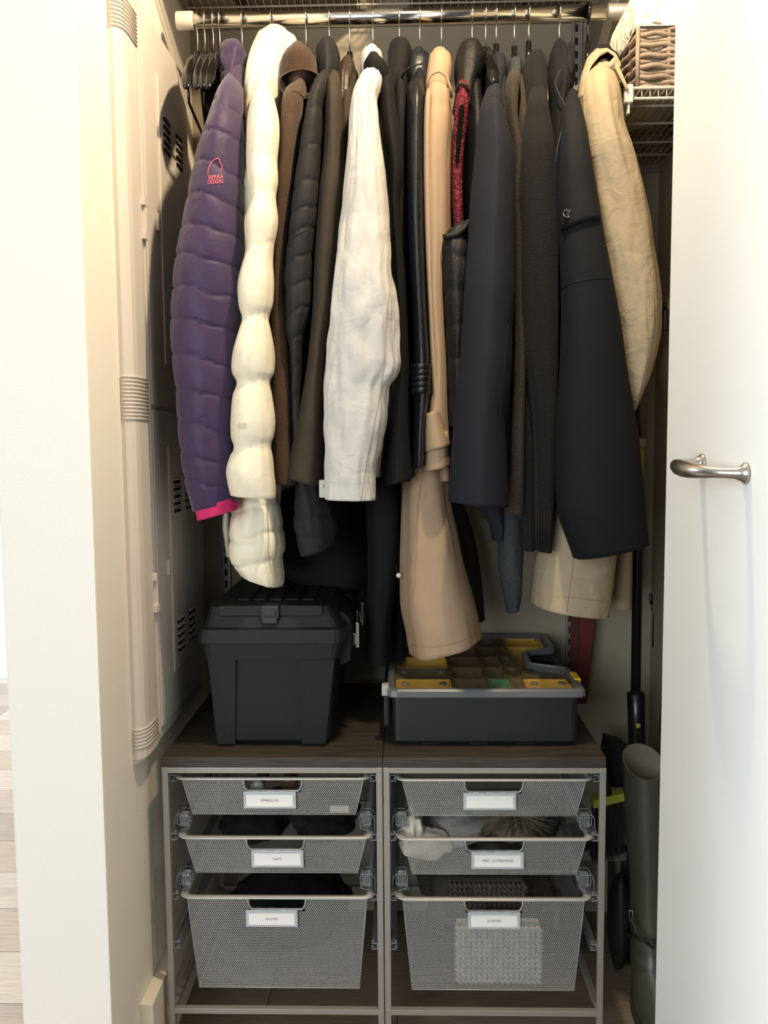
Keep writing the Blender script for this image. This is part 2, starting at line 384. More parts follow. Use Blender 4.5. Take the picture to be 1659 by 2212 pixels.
def drawer(loc, wt, wb, h, depth, label, text, tx=0., w_hole=.118):
    """origin at rim front centre, on top of the rim"""
    t = thing('mesh_drawer', label, 'drawer', loc, 'pull-out mesh drawers in the two frames'); ox, oy, oz = loc
    a, b = wt / 2, wb / 2; db = .012
    def q(x, y, z): return (ox + x, oy + y, oz + z)
    key = round(h, 4)
    hh = .031
    if key in DRW: me = DRW[key]; o = bpy.data.objects.new('basket', me); COL.objects.link(o); o.parent = t; ORG[o.name] = loc
    else:
        mb = MB(); hx = w_hole / 2 / wt
        sk = lambda u, v: abs(u - .5) < (hx - .0 * v) and v < hh
        V, Fc = sheet(q(-a, .004, -.004), q(a, .004, -.004), q(b, db, -h), q(-b, db, -h), wt, h, skip=sk); mb.add(V, Fc)
        V, Fc = sheet(q(-a, depth, -.004), q(a, depth, -.004), q(b, depth - db, -h), q(-b, depth - db, -h), wt, h, hole=.85); mb.add(V, Fc)
        for s in (-1, 1):
            V, Fc = sheet(q(s * a, .004, -.004), q(s * a, depth, -.004), q(s * b, depth - db, -h), q(s * b, db, -h), depth, h, hole=.85); mb.add(V, Fc)
        V, Fc = sheet(q(-b, db, -h), q(b, db, -h), q(b, depth - db, -h), q(-b, depth - db, -h), wb, depth - 2 * db, hole=.85); mb.add(V, Fc)
        mb.tube([q(-b, db, -h), q(b, db, -h), q(b, depth - db, -h), q(-b, depth - db, -h)], .0012, 5, closed=True)
        for s in (-1, 1): mb.tube([q(s * a, .004, -.004), q(s * b, db, -h)], .0008, 5)
        o = mb.build('basket', mesh_m, t); DRW[key] = o.data
    # flanged rim
    rm = MB(); A_ = a + .014; pts = []
    def loop(x, y0, y1, r):
        L = []
        for cx, cy, a0 in ((x - r, y0 + r, -90), (x - r, y1 - r, 0), (-x + r, y1 - r, 90), (-x + r, y0 + r, 180)):
            for k in range(6): an = math.radians(a0 + 90 * k / 5); L.append((cx + r * math.cos(an), cy + r * math.sin(an)))
        return L
    o1 = loop(A_, -.006, depth + .01, .022); o2 = loop(a, .004, depth, .012)
    rm.rings([[Vector(q(x, y, -.004)) for x, y in o1], [Vector(q(x, y, -.0005)) for x, y in o1], [Vector(q(x, y, 0)) for x, y in o2], [Vector(q(x, y, -.006)) for x, y in o2]], False, False, True)
    rm.tube([q(x, y, -.0022) for x, y in o1], .0022, 6, closed=True)
    rm.build('rim', mesh_m, t)
    hf = MB(); hw = w_hole / 2; hx = [(-hw - .002, -.003), (-hw, -.02), (-hw + .003, -hh + .004), (-hw + .008, -hh), (hw - .008, -hh), (hw - .003, -hh + .004), (hw, -.02), (hw + .002, -.003)]
    fy = lambda z: .004 + (-z) / h * (db - .004)
    R_ = []
    for x, z in hx:
        R_.append(q(x, fy(z) - .0015, z))
    hf.tube(R_, .0026, 6); hf.build('handle_opening', frame_m, t)
    lx = tx; z0, z1 = -hh - .0005, -hh - .0365
    H = MB().box(ox + lx - .054, ox + lx + .054, oy + fy(z0) - .006, oy + fy(z0) - .002, oz + z1, oz + z0, .0016)
    H.box(ox + lx - .0515, ox + lx + .0515, oy + fy(z0) - .0068, oy + fy(z0) - .006, oz + z1 + .0015, oz + z1 + .004)
    for dx in (-.028, 0, .026): H.box(ox + lx + dx - .006, ox + lx + dx + .006, oy + fy(z0) - .006, oy + fy(z0) + .003, oz + z0 - .001, oz + z0 + .0015, .0004)
    ho = H.build('label_holder', holder_m, t)
    MB().box(ox + lx - .0475, ox + lx + .0475, oy + fy(z0) - .0066, oy + fy(z0) - .0060, oz + z1 + .005, oz + z0 - .006).build('card', card_m, ho, **({} if text else {'label': 'blank white label card'}))
    if text:
        v, f = text_mesh(text, .0072); MB().add([(ox + lx + p[0], oy + fy(z0) - .0069, oz + (z0 + z1) / 2 + p[1]) for p in v], f).build('lettering', ink, ho)
    return t
DRW = {}
YD = 1.680
def zc(y): return Zat(y, YD)
TL, TR = -.2723, .1797
HS = zc(1680) - zc(1765) + .001; HB = zc(1937) - zc(2144)
drawer((TL + .0, YD, zc(1679)), .374, .338, HS, .46, 'top left mesh drawer whose label reads umbrellas', 'UMBRELLAS', -.0065)
drawer((TL + .003, YD, zc(1807)), .374, .338, HS, .46, 'shallow mesh drawer whose label reads hats', 'HATS', .004)
drawer((TL + .004, YD, zc(1936)), .374, .338, HB, .46, 'deep mesh drawer whose label reads gloves', 'GLOVES', -.011)
drawer((TR + .0, YD, zc(1681)), .374, .338, HS, .46, 'top right mesh drawer with a blank white label card', '', -.0085)
drawer((TR + .002, YD, zc(1809)), .374, .338, HS, .46, 'shallow mesh drawer whose label reads misc. outerwear', 'MISC. OUTERWEAR', .006)
drawer((TR + .0, YD, zc(1938)), .374, .338, HB, .46, 'deep mesh drawer whose label reads scarves', 'SCARVES', .001)

# ---------------------------------------------------------------- hanging rod, shelves, standards
RY, RZ = 1.95, 2.220
t = thing('hanging_rod', 'polished chrome closet rod running above all the coats', 'rod', (0, RY, RZ))
MB().tube([(-.4925, RY, RZ), (.450, RY, RZ)], .0165, 40).build('bar', chrome, t)
MB().lathe([(.0175, 0), (.0185, .002), (.0185, .036), (.0172, .038), (.0158, .038)], (-.4935, RY, RZ), 40, 'x').build('end_socket', white_pl, t)
MB().lathe([(.0158, 0), (.0168, .001), (.0168, .2), (.0158, .2)], (.448, RY, RZ), 40, 'x').build('extension_sleeve', mat('grey_sleeve', '#8f897e', .4, metal=.3), t)
def wire_shelf(name, lab, x0, x1, y0, y1, z, pitch, cross, lip=.022):
    t = thing(name, lab, 'shelf', ((x0 + x1) / 2, (y0 + y1) / 2, z)); mb = MB(); n = int((x1 - x0) / pitch)
    for k in range(n + 1):
        x = x0 + (x1 - x0) * k / n; mb.tube([(x, y0, z - lip), (x, y0 + .001, z), (x, y1, z), (x, y1, z - lip * .6)], .0014, 5)
    o = mb.build('cross_wires', wire_m, t); o['kind'] = 'stuff'
    for y in cross: MB().tube([(x0, y, z - .0035), (x1, y, z - .0035)], .0024, 8).build('long_wire', wire_m, t)
    MB().tube([(x0, y0 - .003, z - lip), (x1, y0 - .003, z - lip)], .0032, 8).build('front_wire', wire_m, t)
    MB().tube([(x0, y1 + .001, z - lip * .62), (x1, y1 + .001, z - lip * .62)], .0024, 8).build('back_wire', wire_m, t)
    MB().tube([(x0, y0, z - .001), (x1, y0, z - .001)], .0032, 8).build('front_wire', wire_m, t)
    return t
wire_shelf('wire_shelf', 'long ventilated wire shelf above the chrome rod', -.52, .46, 1.80, 2.243, 2.352, .0185, (1.92, 2.05, 2.16, 2.243))
rs = wire_shelf('wire_shelf', 'short ventilated wire shelf under the woven basket', .458, .652, 1.755, 2.243, 1.985, .0150, (1.84, 1.94, 2.06, 2.15, 2.243))
MB().box(.440, .456, 1.748, 1.765, 1.955, 1.990, .003).box(.446, .450, 1.752, 1.764, 1.935, 1.957, .001).build('end_cap', white_pl, rs)
MB().box(.454, .457, 1.76, 2.24, 1.955, 1.984).build('side_bracket', wire_m, rs)
for X0, lab in ((-.477, 'slotted upright rail at the left end of the back wall'), (.441, 'slotted upright rail behind the black coat on the back wall')):
    t = thing('wall_upright', lab, 'rail', (X0, BY, .3))
    MB().box(X0 - .0125, X0 + .0125, BY - .004, BY, .3, 2.5).box(X0 - .0125, X0 - .0085, BY - .014, BY - .003, .3, 2.5).box(X0 + .0085, X0 + .0125, BY - .014, BY - .003, .3, 2.5).build('channel', frame_m, t)
    mb = MB()
    for k in range(66): mb.box(X0 - .0035, X0 + .0035, BY - .0052, BY - .0038, .33 + k * .032, .33 + k * .032 + .018)
    mb.build('slots', slot_m, t)
t = thing('shelf_bracket', 'grey bracket arm holding the rod below the long shelf', 'bracket', (.472, 2.1, 2.2))
mb = MB(); xb = .470
mb.add([(xb + dx, y, z) for dx in (-.002, .002) for y, z in ((1.94, 2.33), (2.24, 2.33), (2.24, 2.10), (2.19, 2.12), (1.94, 2.24))], [(0, 1, 2, 3, 4), (9, 8, 7, 6, 5)] + [(i, i + 5, (i + 1) % 5 + 5, (i + 1) % 5) for i in range(5)])
mb.build('arm', mat('bracket_grey', '#8d867b', .45, metal=.3), t)
# boxes standing on the top shelf, seen through the wires
zs = 2.354
for x0, x1, hgt, c, lab in ((-.375, -.10, .13, '#6d6253', 'brown storage box over the purple and cream puffers'), (.020, .30, .15, '#57524a', 'dark grey storage box over the dark blue blazer'), (-.50, -.40, .10, '#8a7a62', 'small tan carton at the left end of the top shelf'),(.31,.43,.10,'#5f564a','narrow brown box at the right end of the top shelf')):
    bt = thing('storage_box', lab, 'box', ((x0 + x1) / 2, 2.02, zs)); m_ = mat('carton_' + c[1:], c, .8)
    MB().box(x0, x1, 1.83, 2.22, zs, zs + hgt, .004).build('body', m_, bt); MB().box(x0 - .003, x1 + .003, 1.827, 2.223, zs + hgt - .03, zs + hgt + .004, .003).build('box_lid', m_, bt)

# ---------------------------------------------------------------- woven basket with liner
kx0 = P(1379, 180, 1.79).x; kb = 1.992; kt = Zat(46, 1.79, 1400)
bk = thing('woven_basket', 'grey-brown woven basket with a white cloth liner on the short wire shelf', 'basket', (kx0 + .12, 1.98, kb))
wick = mat('wicker', '#a08c78', .7, var=.3, vs=60, bump=.3, bs=240)
bx0, bx1, by0, by1 = kx0, .648, 1.79, 2.18
def perim(s, g=0):
    w_, d_ = bx1 - bx0 + 2 * g, by1 - by0 + 2 * g; Lp = 2 * (w_ + d_); s = s % 1 * Lp
    if s < w_: return bx0 - g + s, by0 - g, 0, -1
    s -= w_
    if s < d_: return bx1 + g, by0 - g + s, 1, 0
    s -= d_
    if s < w_: return bx1 + g - s, by1 + g, 0, 1
    s -= w_; return bx0 - g, by1 + g - s, -1, 0
nr = 13; w_, d_ = bx1 - bx0, by1 - by0; Lp = 2 * (w_ + d_); NS = 2 * int(Lp / .062 / 2) + 1
rowh = (kt - kb) / nr
for r in range(nr):
    z = kb + (r + .5) * rowh; pts = []; N_ = NS * 8
    for k in range(N_):
        s = k / N_; x, y, nx, ny = perim(s); a_ = .0045 * math.sin(PI * s * NS + PI * r); tp = 1 + .0 * r
        cx = (bx0 + bx1) / 2; sc = 1 - .06 * (1 - r / nr)
        pts.append((x + nx * a_ - (0 if x > cx else -1) * 0, y + ny * a_, z + .0015 * math.sin(k * .9 + r)))
    MB().tube(pts, rowh * .50, 6, closed=True).build('woven_strand', wick, bk)
mb = MB()
for k in range(NS):
    x, y, nx, ny = perim((k + .0) / NS); mb.tube([(x, y, kb), (x, y, kt)], .0042, 6)
mb.build('stakes', wick, bk)
for x, y in ((bx0, by0), (bx0, by1)): MB().tube([(x - .003, y - .003, kb), (x - .003, y - .003, kt)], .0045, 8).build('corner_stake', wick, bk)
R = []
lin_m = mat('liner_cotton', '#f3ead2', .85, bump=.2, bs=150, bump2=.9, b2s=26)
for z, g in ((kt - .012, .007), (kt + .0, .011), (kt + .03, .012), (kt + .06, .009), (kt + .066, .002), (kt + .05, -.004), (kb + .05, -.008)):
    ring = []
    for k in range(120):
        x, y, nx, ny = perim(k / 120, g); w = .003 * noise.noise(Vector((x * 18, y * 18, z * 30))); ring.append(Vector((x + nx * w, y + ny * w, z + .003 * noise.noise(Vector((x * 30, y * 30, 5))))))
    R.append(ring)
MB().rings(R, False, True).build('liner', lin_m, bk)

# ---------------------------------------------------------------- hangers
def hanger(px, ynk, label, black=False, group=None, seed=0, yaw=0.0, full=True, worn=False):
    """ynk: photographed row where the neck of the plastic body starts"""
    p = P(px, ynk, RY); x = p.x; zn = p.z; xr = P(px, 36, RY).x
    t = thing('coat_hanger', label, 'hanger', (x, RY, zn), group)
    top = RZ + .0155 + .0022; rr = .0018; pts = [(x, RY, zn - .01), (x, RY, RZ - .032)]
    for k in range(13):
        a = math.radians(-90 - 20 - k * 17.5); q = .0185 + .0002
        pts.append((xr + (x - xr) * max(0, 1 - k / 3), RY + q * math.cos(a), RZ + q * math.sin(a)))
    MB().tube(pts, rr if not black else .004, 8).build('hook', blackp if black else hook_m, t)
    mb = MB(); mb.tube([(x, RY, zn), (x, RY, zn - (.062 if worn else .03))], [.0062, .0072], 10)
    for s in (-1, 1):
        R_ = [];
        for k in range(9):
            u = k / 8; yy = RY + s * (.004 + .195 * u); zz = zn - .022 - .020 * u - .062 * u * u; ww = .0065 + .0035 * u * (1 if u < .95 else .6); hh = .011 - .003 * u
            if not worn: ww *= 1.35; hh *= 1.8 - .5 * u; yy = RY + s * (.004 + .176 * u); zz = zn - .022 - .035 * u - .088 * u * u
            if worn: yy = RY + s * (.004 + .145 * u); zz = zn - .058 - .03 * u - .09 * u * u; ww *= .8
            if k == 8: hh *= .6; ww *= .6
            R_.append([Vector((x + yaw * s * u + ww * math.cos(q), yy, zz + hh * math.sin(q))) for q in [2 * PI * i / 10 for i in range(10)]])
        mb.rings(R_)
    mb.build('shoulder_bar', blackp, t)
    if full and not worn:
        MB().tube([(x - yaw * .87, RY - .155, zn - .13), (x - yaw * .85, RY - .15, zn - .165), (x + yaw * .85, RY + .15, zn - .165), (x + yaw * .87, RY + .155, zn - .13)], .003, 6).build('trouser_bar', blackp, t)
    return t
for k, (px, yn, lab) in enumerate(((428, 112, 'empty black plastic hanger nearest the panel cabinet, leftmost on the rod'), (444, 113, 'second empty black plastic hanger from the panel cabinet'), (462, 112, 'third empty black plastic hanger from the panel cabinet'), (476, 112, 'empty black plastic hanger right against the purple puffer'))):
    hanger(px, yn, lab, group='black coat hangers on the chrome rod', yaw=P(px, 40, RY).x - P((404, 426, 438, 450)[k], 195, 1.77).x, full=k in (0, 2))
HG = 'black coat hangers on the chrome rod'
for px, yn, lab in ((524, 112, 'hanger with steel hook carrying the purple puffer'), (586, 92, 'hanger inside the cream hooded puffer'), (662, 112, 'hanger inside the hooded brown wool coat'), (712, 100, 'hanger inside the dark grey puffer'), (756, 113, 'black-necked hanger of the taupe coat'), (806, 107, 'hanger inside the pale grey jacket'), (863, 100, 'hanger inside the black jacket'), (907, 104, 'hanger inside the navy leather jacket'), (954, 106, 'black-necked hanger of the beige trench coat'), (1020, 102, 'hanger inside the red-lined black vest'), (1049, 102, 'bare hanger between the black vest and the dark blue blazer'), (1072, 96, 'black-necked hanger of the dark blue blazer'), (1111, 101, 'black-necked hanger of the tan fuzzy sweater'), (1142, 90, 'black-necked hanger of the dark wool cardigan'), (1208, 98, 'hanger inside the long black coat')):
    hanger(px, yn, lab, group=HG, worn='bare' not in lab)
hanger(1270, 92, 'hanger with a thick black hook carrying the khaki cotton coat', black=True, group=HG, worn=True)

# ---------------------------------------------------------------- garments
def fab(name, col, **k):
    k.setdefault('rough', .85); k.setdefault('bump', .35); k.setdefault('bs', 420); k.setdefault('var', .18); k.setdefault('vs', 30); k.setdefault('spec', .3)
    return mat(name, col, **k)
f_purple = fab('purple_nylon', '#341e46', rough=.6, bump=.1, bump2=.18, b2s=30, sheen=.25, spec=.4)
f_pink = fab('pink_trim', '#cf2f68'); f_cream = fab('cream_nylon', '#ece2c8', rough=.5, bump=.06, bump2=.2, b2s=24, var=.05, spec=.45)
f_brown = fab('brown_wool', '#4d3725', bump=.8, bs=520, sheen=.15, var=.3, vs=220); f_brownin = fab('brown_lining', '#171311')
f_dark = fab('dark_grey_nylon', '#262525', rough=.72, bump=.08, bump2=.2, b2s=30, spec=.3)
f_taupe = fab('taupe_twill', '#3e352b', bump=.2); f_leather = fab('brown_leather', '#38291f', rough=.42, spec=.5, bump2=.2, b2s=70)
f_white = fab('pale_grey_cotton', '#c9c5be', bump=.2, bs=500, bump2=.5, b2s=13, var=.03); f_black = fab('black_cloth', '#100f0f', bump=.2)
f_navy = fab('navy_leather', '#12151a', rough=.42, bump=.1, bump2=.15, b2s=60, spec=.5); f_trench = fab('beige_gabardine', '#a58b70', bump=.15, var=.06)
f_vest = fab('black_nylon', '#121111', rough=.6, bump2=.3, b2s=30, spec=.35); f_red = fab('wine_red_nylon', '#741f2c', rough=.5, bump2=1, b2s=110)
f_blazer = fab('slate_blue_wool', '#1b1d25', bump=.25, var=.08); f_sweat = fab('tan_fuzzy_wool', '#3d342a', bump=1, bs=350, var=.45, vs=260, sheen=.05)
f_heather = fab('heather_grey_knit', '#3a3f43', bump=1, bs=420, var=.5, vs=420); f_card = fab('espresso_wool', '#110e0d', bump=1, bs=420, var=.35, vs=300, sheen=.03)
f_coat = fab('black_navy_cotton', '#0e1014', bump=.2, var=.08); f_khaki = fab('khaki_cotton', '#a9987c', bump=.18, bump2=.35, b2s=22, var=.08)
thread = mat('dark_thread', '#15130f', .8); seamc = mat('cream_seam', '#9d917a', .8)
def garment(label, cat, px, name='coat'):
    x = P(px, 40, RY).x; return thing(name, label, cat, (x, RY, 1.4)), x
def body(g, x, ytop, yhem, hw, m, dep=.185, Yc=1.955, seed=0, flare=1.15, drift=0, name='body', vf=.12, vk=9):
    """the coat body on its hanger: long across (front to back), thin in the row direction"""
    z0 = Zat(ytop, RY); z1 = Zat(yhem, Yc - dep * .9); R_ = []; n = 46; seg = 48
    for i in range(n + 1):
        u = i / n; z = z0 + (z1 - z0) * u; drop = z0 - z
        dd = min(1, (drop / .15)) ; d = .045 + (dep - .045) * (dd ** .55)
        w = hw * (.75 + .25 * min(1, drop / .1)) * (1 + (flare - 1) * u)
        ring = []
        for k in range(seg):
            a = 2 * PI * k / seg
            f = 1 + vf * math.sin(vk * a + seed) * min(1, u * 2) + .12 * noise.noise(Vector((math.cos(a), math.sin(a) * 3, z * 2.5 + seed * 5)))
            ring.append(Vector((x + drift * u + w * sgp(math.cos(a), .8) * f, Yc + d * sgp(math.sin(a), .85), z)))
        R_.append(ring)
    c = lambda rg, s, dz: [Vector((x + (p.x - x) * s, Yc + (p.y - Yc) * (1 - (1 - s) * .3), p.z + dz)) for p in rg]
    R_ = [c(R_[0], .4, .008)] + R_ + [c(R_[-1], .8, .001), c(R_[-1], .6, .04)]
    return MB().rings(R_).build(name, m, g)

# 1 purple puffer
g, x = garment('purple quilted puffer jacket with a pink cuff and embroidered logo', 'jacket', 526, 'puffer_jacket')
body(g, x, 150, 1075, .019, f_purple, seed=1)
s1 = loft([(172, 490, 512, 1.86, .03), (190, 478, 524, 1.80, .045), (217, 464, 524, 1.76, .052), (265, 449, 524, 1.73, .058), (295, 437, 526, 1.72, .06), (347, 422, 526, 1.715, .062), (408, 410, 524, 1.71, .064), (500, 392, 524, 1.705, .066), (563, 380, 522, 1.70, .066), (630, 374, 522, 1.70, .066), (700, 371, 520, 1.70, .064), (785, 376, 515, 1.70, .062), (858, 384, 510, 1.70, .060), (950, 389, 505, 1.70, .056), (1040, 403, 508, 1.70, .05), (1092, 419, 512, 1.70, .042, -22)],
          e=1.75, seams=[243, 300, 372, 441, 505, 568, 636, 703, 778, 852, 922, 990, 1045], pinch=.035, seam_tilt=-16, fold=.03, fine=.015, seed=1, step=3)
s1.build('sleeve', f_purple, g); b1 = bvh(s1)
cu = loft([(1086, 420, 511, 1.70, .042, -26), (1098, 424, 513, 1.70, .041, -24), (1112, 427, 513, 1.70, .040, -24)], e=1.9, fold=.01, fine=.01, step=4, top_round=False); cu.build('cuff', f_pink, g)
loft([(109, 483, 529, 1.93, .05), (122, 481, 535, 1.925, .06), (150, 480, 532, 1.92, .065), (180, 482, 526, 1.91, .065), (205, 486, 522, 1.90, .06)], e=2.2, fold=.08, fine=.03, seams=[140, 172], pinch=.06, seed=2, open_end=False).build('collar', f_purple, g)
lg = MB(); pk = mat('logo_pink', '#ff6a76', .6)
line_on(lg, b1, [(449, 378), (450, 366), (455, 352), (463, 345), (471, 342), (474, 345), (475, 352), (479, 357), (479, 369)], .0009, .0012, 4)
lo = lg.build('logo_arch', pk, g)
for txt, cx, cy, sz in (('SIERRA', 465.5, 382.5, 9.6), ('DESIGNS', 465.5, 392.5, 9.6)):
    v, f = text_mesh(txt, 1); w = max(q[0] for q in v) - min(q[0] for q in v); k = 33 / w
    mb = MB(); pts = [onto(b1, cx + q[0] * k, cy - q[1] * 12.5 - q[0] * k * .06, .0022) for q in v]; mb.add(pts, f); mb.build('logo_lettering', pk, g)

# 2 cream puffer
g, x = garment('cream hooded down jacket with the number 600 on its sleeve', 'jacket', 586, 'puffer_jacket')
body(g, x, 190, 1060, .024, f_cream, seed=2, flare=1.05)
s2 = loft([(178, 559, 577, 1.80, .025), (186, 554, 583, 1.765, .034), (200, 550, 588, 1.745, .038), (215, 546, 592, 1.73, .04), (260, 538, 602, 1.71, .044), (300, 536, 603, 1.70, .044), (347, 534, 598, 1.70, .044), (390, 536, 600, 1.69, .045), (430, 541, 597, 1.685, .042), (480, 529, 601, 1.68, .048), (540, 531, 592, 1.68, .043), (560, 526, 590, 1.68, .045), (615, 515, 592, 1.675, .05), (665, 517, 588, 1.675, .047), (688, 523, 580, 1.675, .04), (710, 517, 584, 1.67, .044), (760, 505, 591, 1.67, .052), (805, 503, 590, 1.67, .048), (826, 512, 582, 1.67, .040), (850, 504, 586, 1.67, .046), (905, 500, 593, 1.67, .052), (945, 501, 590, 1.67, .048), (965, 506, 584, 1.67, .042), (985, 498, 588, 1.67, .047), (1015, 491, 592, 1.67, .052), (1048, 495, 596, 1.67, .050), (1072, 500, 596, 1.67, .044, 6)],
          e=2.0, seams=[430, 543, 688, 826, 966], pinch=.03, seam_tilt=14, fold=.05, fine=.03, seed=3, step=5)
s2.build('sleeve', f_cream, g); b2 = bvh(s2)
loft([(73, 572, 622, 1.925, .035), (84, 562, 636, 1.92, .055), (104, 554, 643, 1.915, .07), (130, 543, 642, 1.91, .075), (160, 534, 634, 1.90, .075), (190, 530, 618, 1.89, .07), (225, 528, 606, 1.88, .06), (262, 528, 602, 1.87, .05)], e=2.3, fold=.10, fine=.04, seed=4, step=4, open_end=False).build('hood', f_cream, g)
loft([(255, 532, 596, 1.80, .05), (330, 526, 590, 1.80, .06), (400, 518, 590, 1.79, .07), (520, 519, 588, 1.79, .07), (640, 519, 585, 1.79, .07), (760, 512, 580, 1.79, .06)], e=2.2, seams=[290, 385, 480, 575, 670], pinch=.06, fold=.06, seed=5, open_end=False).build('front_panel', f_cream, g)
s2b = loft([(1055, 512, 592, 1.80, .06), (1085, 503, 602, 1.80, .075), (1120, 501, 608, 1.80, .085), (1160, 498, 613, 1.80, .09), (1195, 500, 612, 1.80, .088), (1210, 503, 608, 1.80, .086), (1235, 515, 611, 1.80, .08, 24), (1248, 522, 611, 1.80, .075, 30)], e=2.3, seams=[1095, 1152, 1208], pinch=.05, fold=.06, fine=.04, seed=6, step=4, seam_tilt=12)
s2b.build('hem', f_cream, g); bh = bvh(s2b)
line_on(MB(), bh, [(577, 1080), (577, 1120), (580, 1155), (579, 1190), (582, 1215), (587, 1240)], .0007).build('seam', seamc, g)
loft([(1095, 487, 502, 1.93, .03), (1130, 484, 505, 1.93, .04), (1165, 487, 506, 1.93, .04), (1200, 492, 505, 1.93, .03)], e=2, seams=[1165], fold=.05, seed=7).build('far_hem', f_cream, g)
v, f = text_mesh('600', 1); w = max(q[0] for q in v) - min(q[0] for q in v)
MB().add([onto(b2, 523 + q[0] / w * 18, 921 - q[1] * 20, .0015) for q in v], f).build('number_lettering', mat('embossed', '#cfc2a4', .5), g)

# 3 brown wool coat
g, x = garment('brown wool coat with a wide open hood, behind the cream jacket', 'coat', 660)
body(g, x, 200, 1050, .02, f_brown, seed=3)
s3 = loft([(180, 640, 660, 1.83, .02), (192, 622, 662, 1.80, .03), (211, 611, 657, 1.77, .034), (256, 608, 651, 1.76, .036), (331, 606, 640, 1.75, .036), (400, 600, 634, 1.75, .036), (508, 594, 622, 1.75, .034), (590, 591, 616, 1.75, .033), (671, 589, 618, 1.75, .033), (760, 588, 626, 1.75, .035), (861, 588, 630, 1.75, .038), (960, 590, 632, 1.75, .04), (1045, 593, 642, 1.75, .042)], e=2.2, fold=.03, seed=8)
s3.build('sleeve', f_brown, g); b3 = bvh(s3)
line_on(MB(), b3, [(631, 197), (645, 200), (657, 212)], .0008).build('seam', thread, g)
# hood: a dome with a dark round opening facing the room
R_ = []; c0 = P(643, 172, 1.775); U = (P(689, 172, 1.775) - P(598, 172, 1.775)) / 2
for i in range(9):
    u = i / 8; a0 = u * PI / 2
    R_.append([Vector((c0.x + U.x * (.14 + .86 * math.sin(PI/2*u)) * math.cos(q) + .004 * u, c0.y + .10 * (1 - u) + (.02 if math.sin(q) < 0 else 0) * u + .03 * math.sin(q) * u, c0.z + .040 * (1 - u) + .034 * (.1 + .9 * math.sin(PI/2*u)) * math.sin(q) * (1.0 if math.sin(q) > 0 else 1.25))) for q in [2 * PI * k / 32 for k in range(32)]])
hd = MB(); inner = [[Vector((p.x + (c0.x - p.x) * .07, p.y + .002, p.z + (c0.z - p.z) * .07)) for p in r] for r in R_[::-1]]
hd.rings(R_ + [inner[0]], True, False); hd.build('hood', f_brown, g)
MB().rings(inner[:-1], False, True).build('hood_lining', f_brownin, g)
loft([(108, 626, 664, 1.87, .03), (118, 618, 676, 1.865, .05), (135, 608, 685, 1.86, .055), (165, 606, 686, 1.86, .05), (200, 612, 672, 1.87, .05)], e=2, fold=.05, seed=9, open_end=False).build('collar', f_brown, g)

# 4 dark grey puffer
g, x = garment('dark grey quilted puffer with a stand-up hood, left of the taupe coat', 'jacket', 711, 'puffer_jacket')
body(g, x, 170, 1080, .019, f_dark, seed=4)
s4 = loft([(160, 694, 712, 1.84, .02), (175, 682, 713, 1.79, .034), (200, 672, 708, 1.76, .04), (226, 664, 701, 1.75, .044), (270, 656, 698, 1.74, .046), (301, 651, 697, 1.74, .047), (377, 640, 692, 1.735, .048), (427, 633, 689, 1.73, .048), (470, 628, 686, 1.73, .048), (536, 620, 677, 1.73, .048), (600, 614, 675, 1.73, .046), (660, 616, 674, 1.73, .044), (712, 618, 660, 1.73, .04), (753, 625, 652, 1.73, .032), (800, 628, 652, 1.735, .032), (870, 630, 652, 1.74, .034), (960, 634, 660, 1.74, .036)], e=2.0, seams=[250, 332, 410, 462, 508, 566, 622, 676, 738, 800, 860], pinch=.05, seam_tilt=12, fold=.04, fine=.02, seed=10, step=3)
s4.build('sleeve', f_dark, g); b4 = bvh(s4)
line_on(MB(), b4, [(625, 520), (640, 508), (660, 498), (676, 488), (684, 480)], .0009).build('seam', thread, g)
loft([(86, 706, 716, 1.93, .02), (96, 694, 724, 1.925, .04), (112, 683, 730, 1.92, .055), (135, 684, 735, 1.91, .06), (165, 688, 734, 1.90, .06), (200, 690, 725, 1.89, .05)], e=1.8, seams=[131], pinch=.05, fold=.08, seed=11, open_end=False).build('hood', f_dark, g)
loft([(1000, 642, 690, 1.80, .07), (1060, 640, 706, 1.80, .08), (1110, 637, 722, 1.80, .085), (1150, 640, 728, 1.80, .085, 0), (1176, 650, 722, 1.80, .08, -22), (1186, 654, 720, 1.80, .078, -22)], e=2.2, seams=[1105, 1150], pinch=.05, fold=.07, fine=.04, seed=12, step=5).build('hem', f_dark, g)

# 5 taupe coat
g, x = garment('long taupe coat with a brown leather collar, left of the pale grey jacket', 'coat', 757)
body(g, x, 160, 1045, .021, f_taupe, seed=5, drift=-.01)
s5 = loft([(162, 712, 734, 1.83, .02), (172, 707, 735, 1.78, .028), (200, 704, 738, 1.75, .034), (256, 702, 741, 1.74, .038), (347, 697, 745, 1.735, .042), (408, 689, 746, 1.73, .045), (470, 684, 738, 1.73, .046), (536, 680, 733, 1.73, .048), (600, 677, 727, 1.73, .048), (671, 674, 724, 1.73, .05), (740, 668, 716, 1.73, .052), (800, 661, 712, 1.73, .054), (888, 646, 706, 1.73, .056), (960, 632, 704, 1.73, .058), (1040, 620, 702, 1.73, .06, 22)], e=1.6, fold=.03, seed=13)
s5.build('sleeve', f_taupe, g)
loft([(132, 742, 763, 1.92, .03), (145, 736, 766, 1.90, .045), (170, 730, 764, 1.87, .055), (215, 728, 762, 1.85, .05), (280, 735, 762, 1.84, .04)], e=2, fold=.09, fine=.02, seed=14, open_end=False, vf=.05, vk=7).build('collar', f_leather, g)

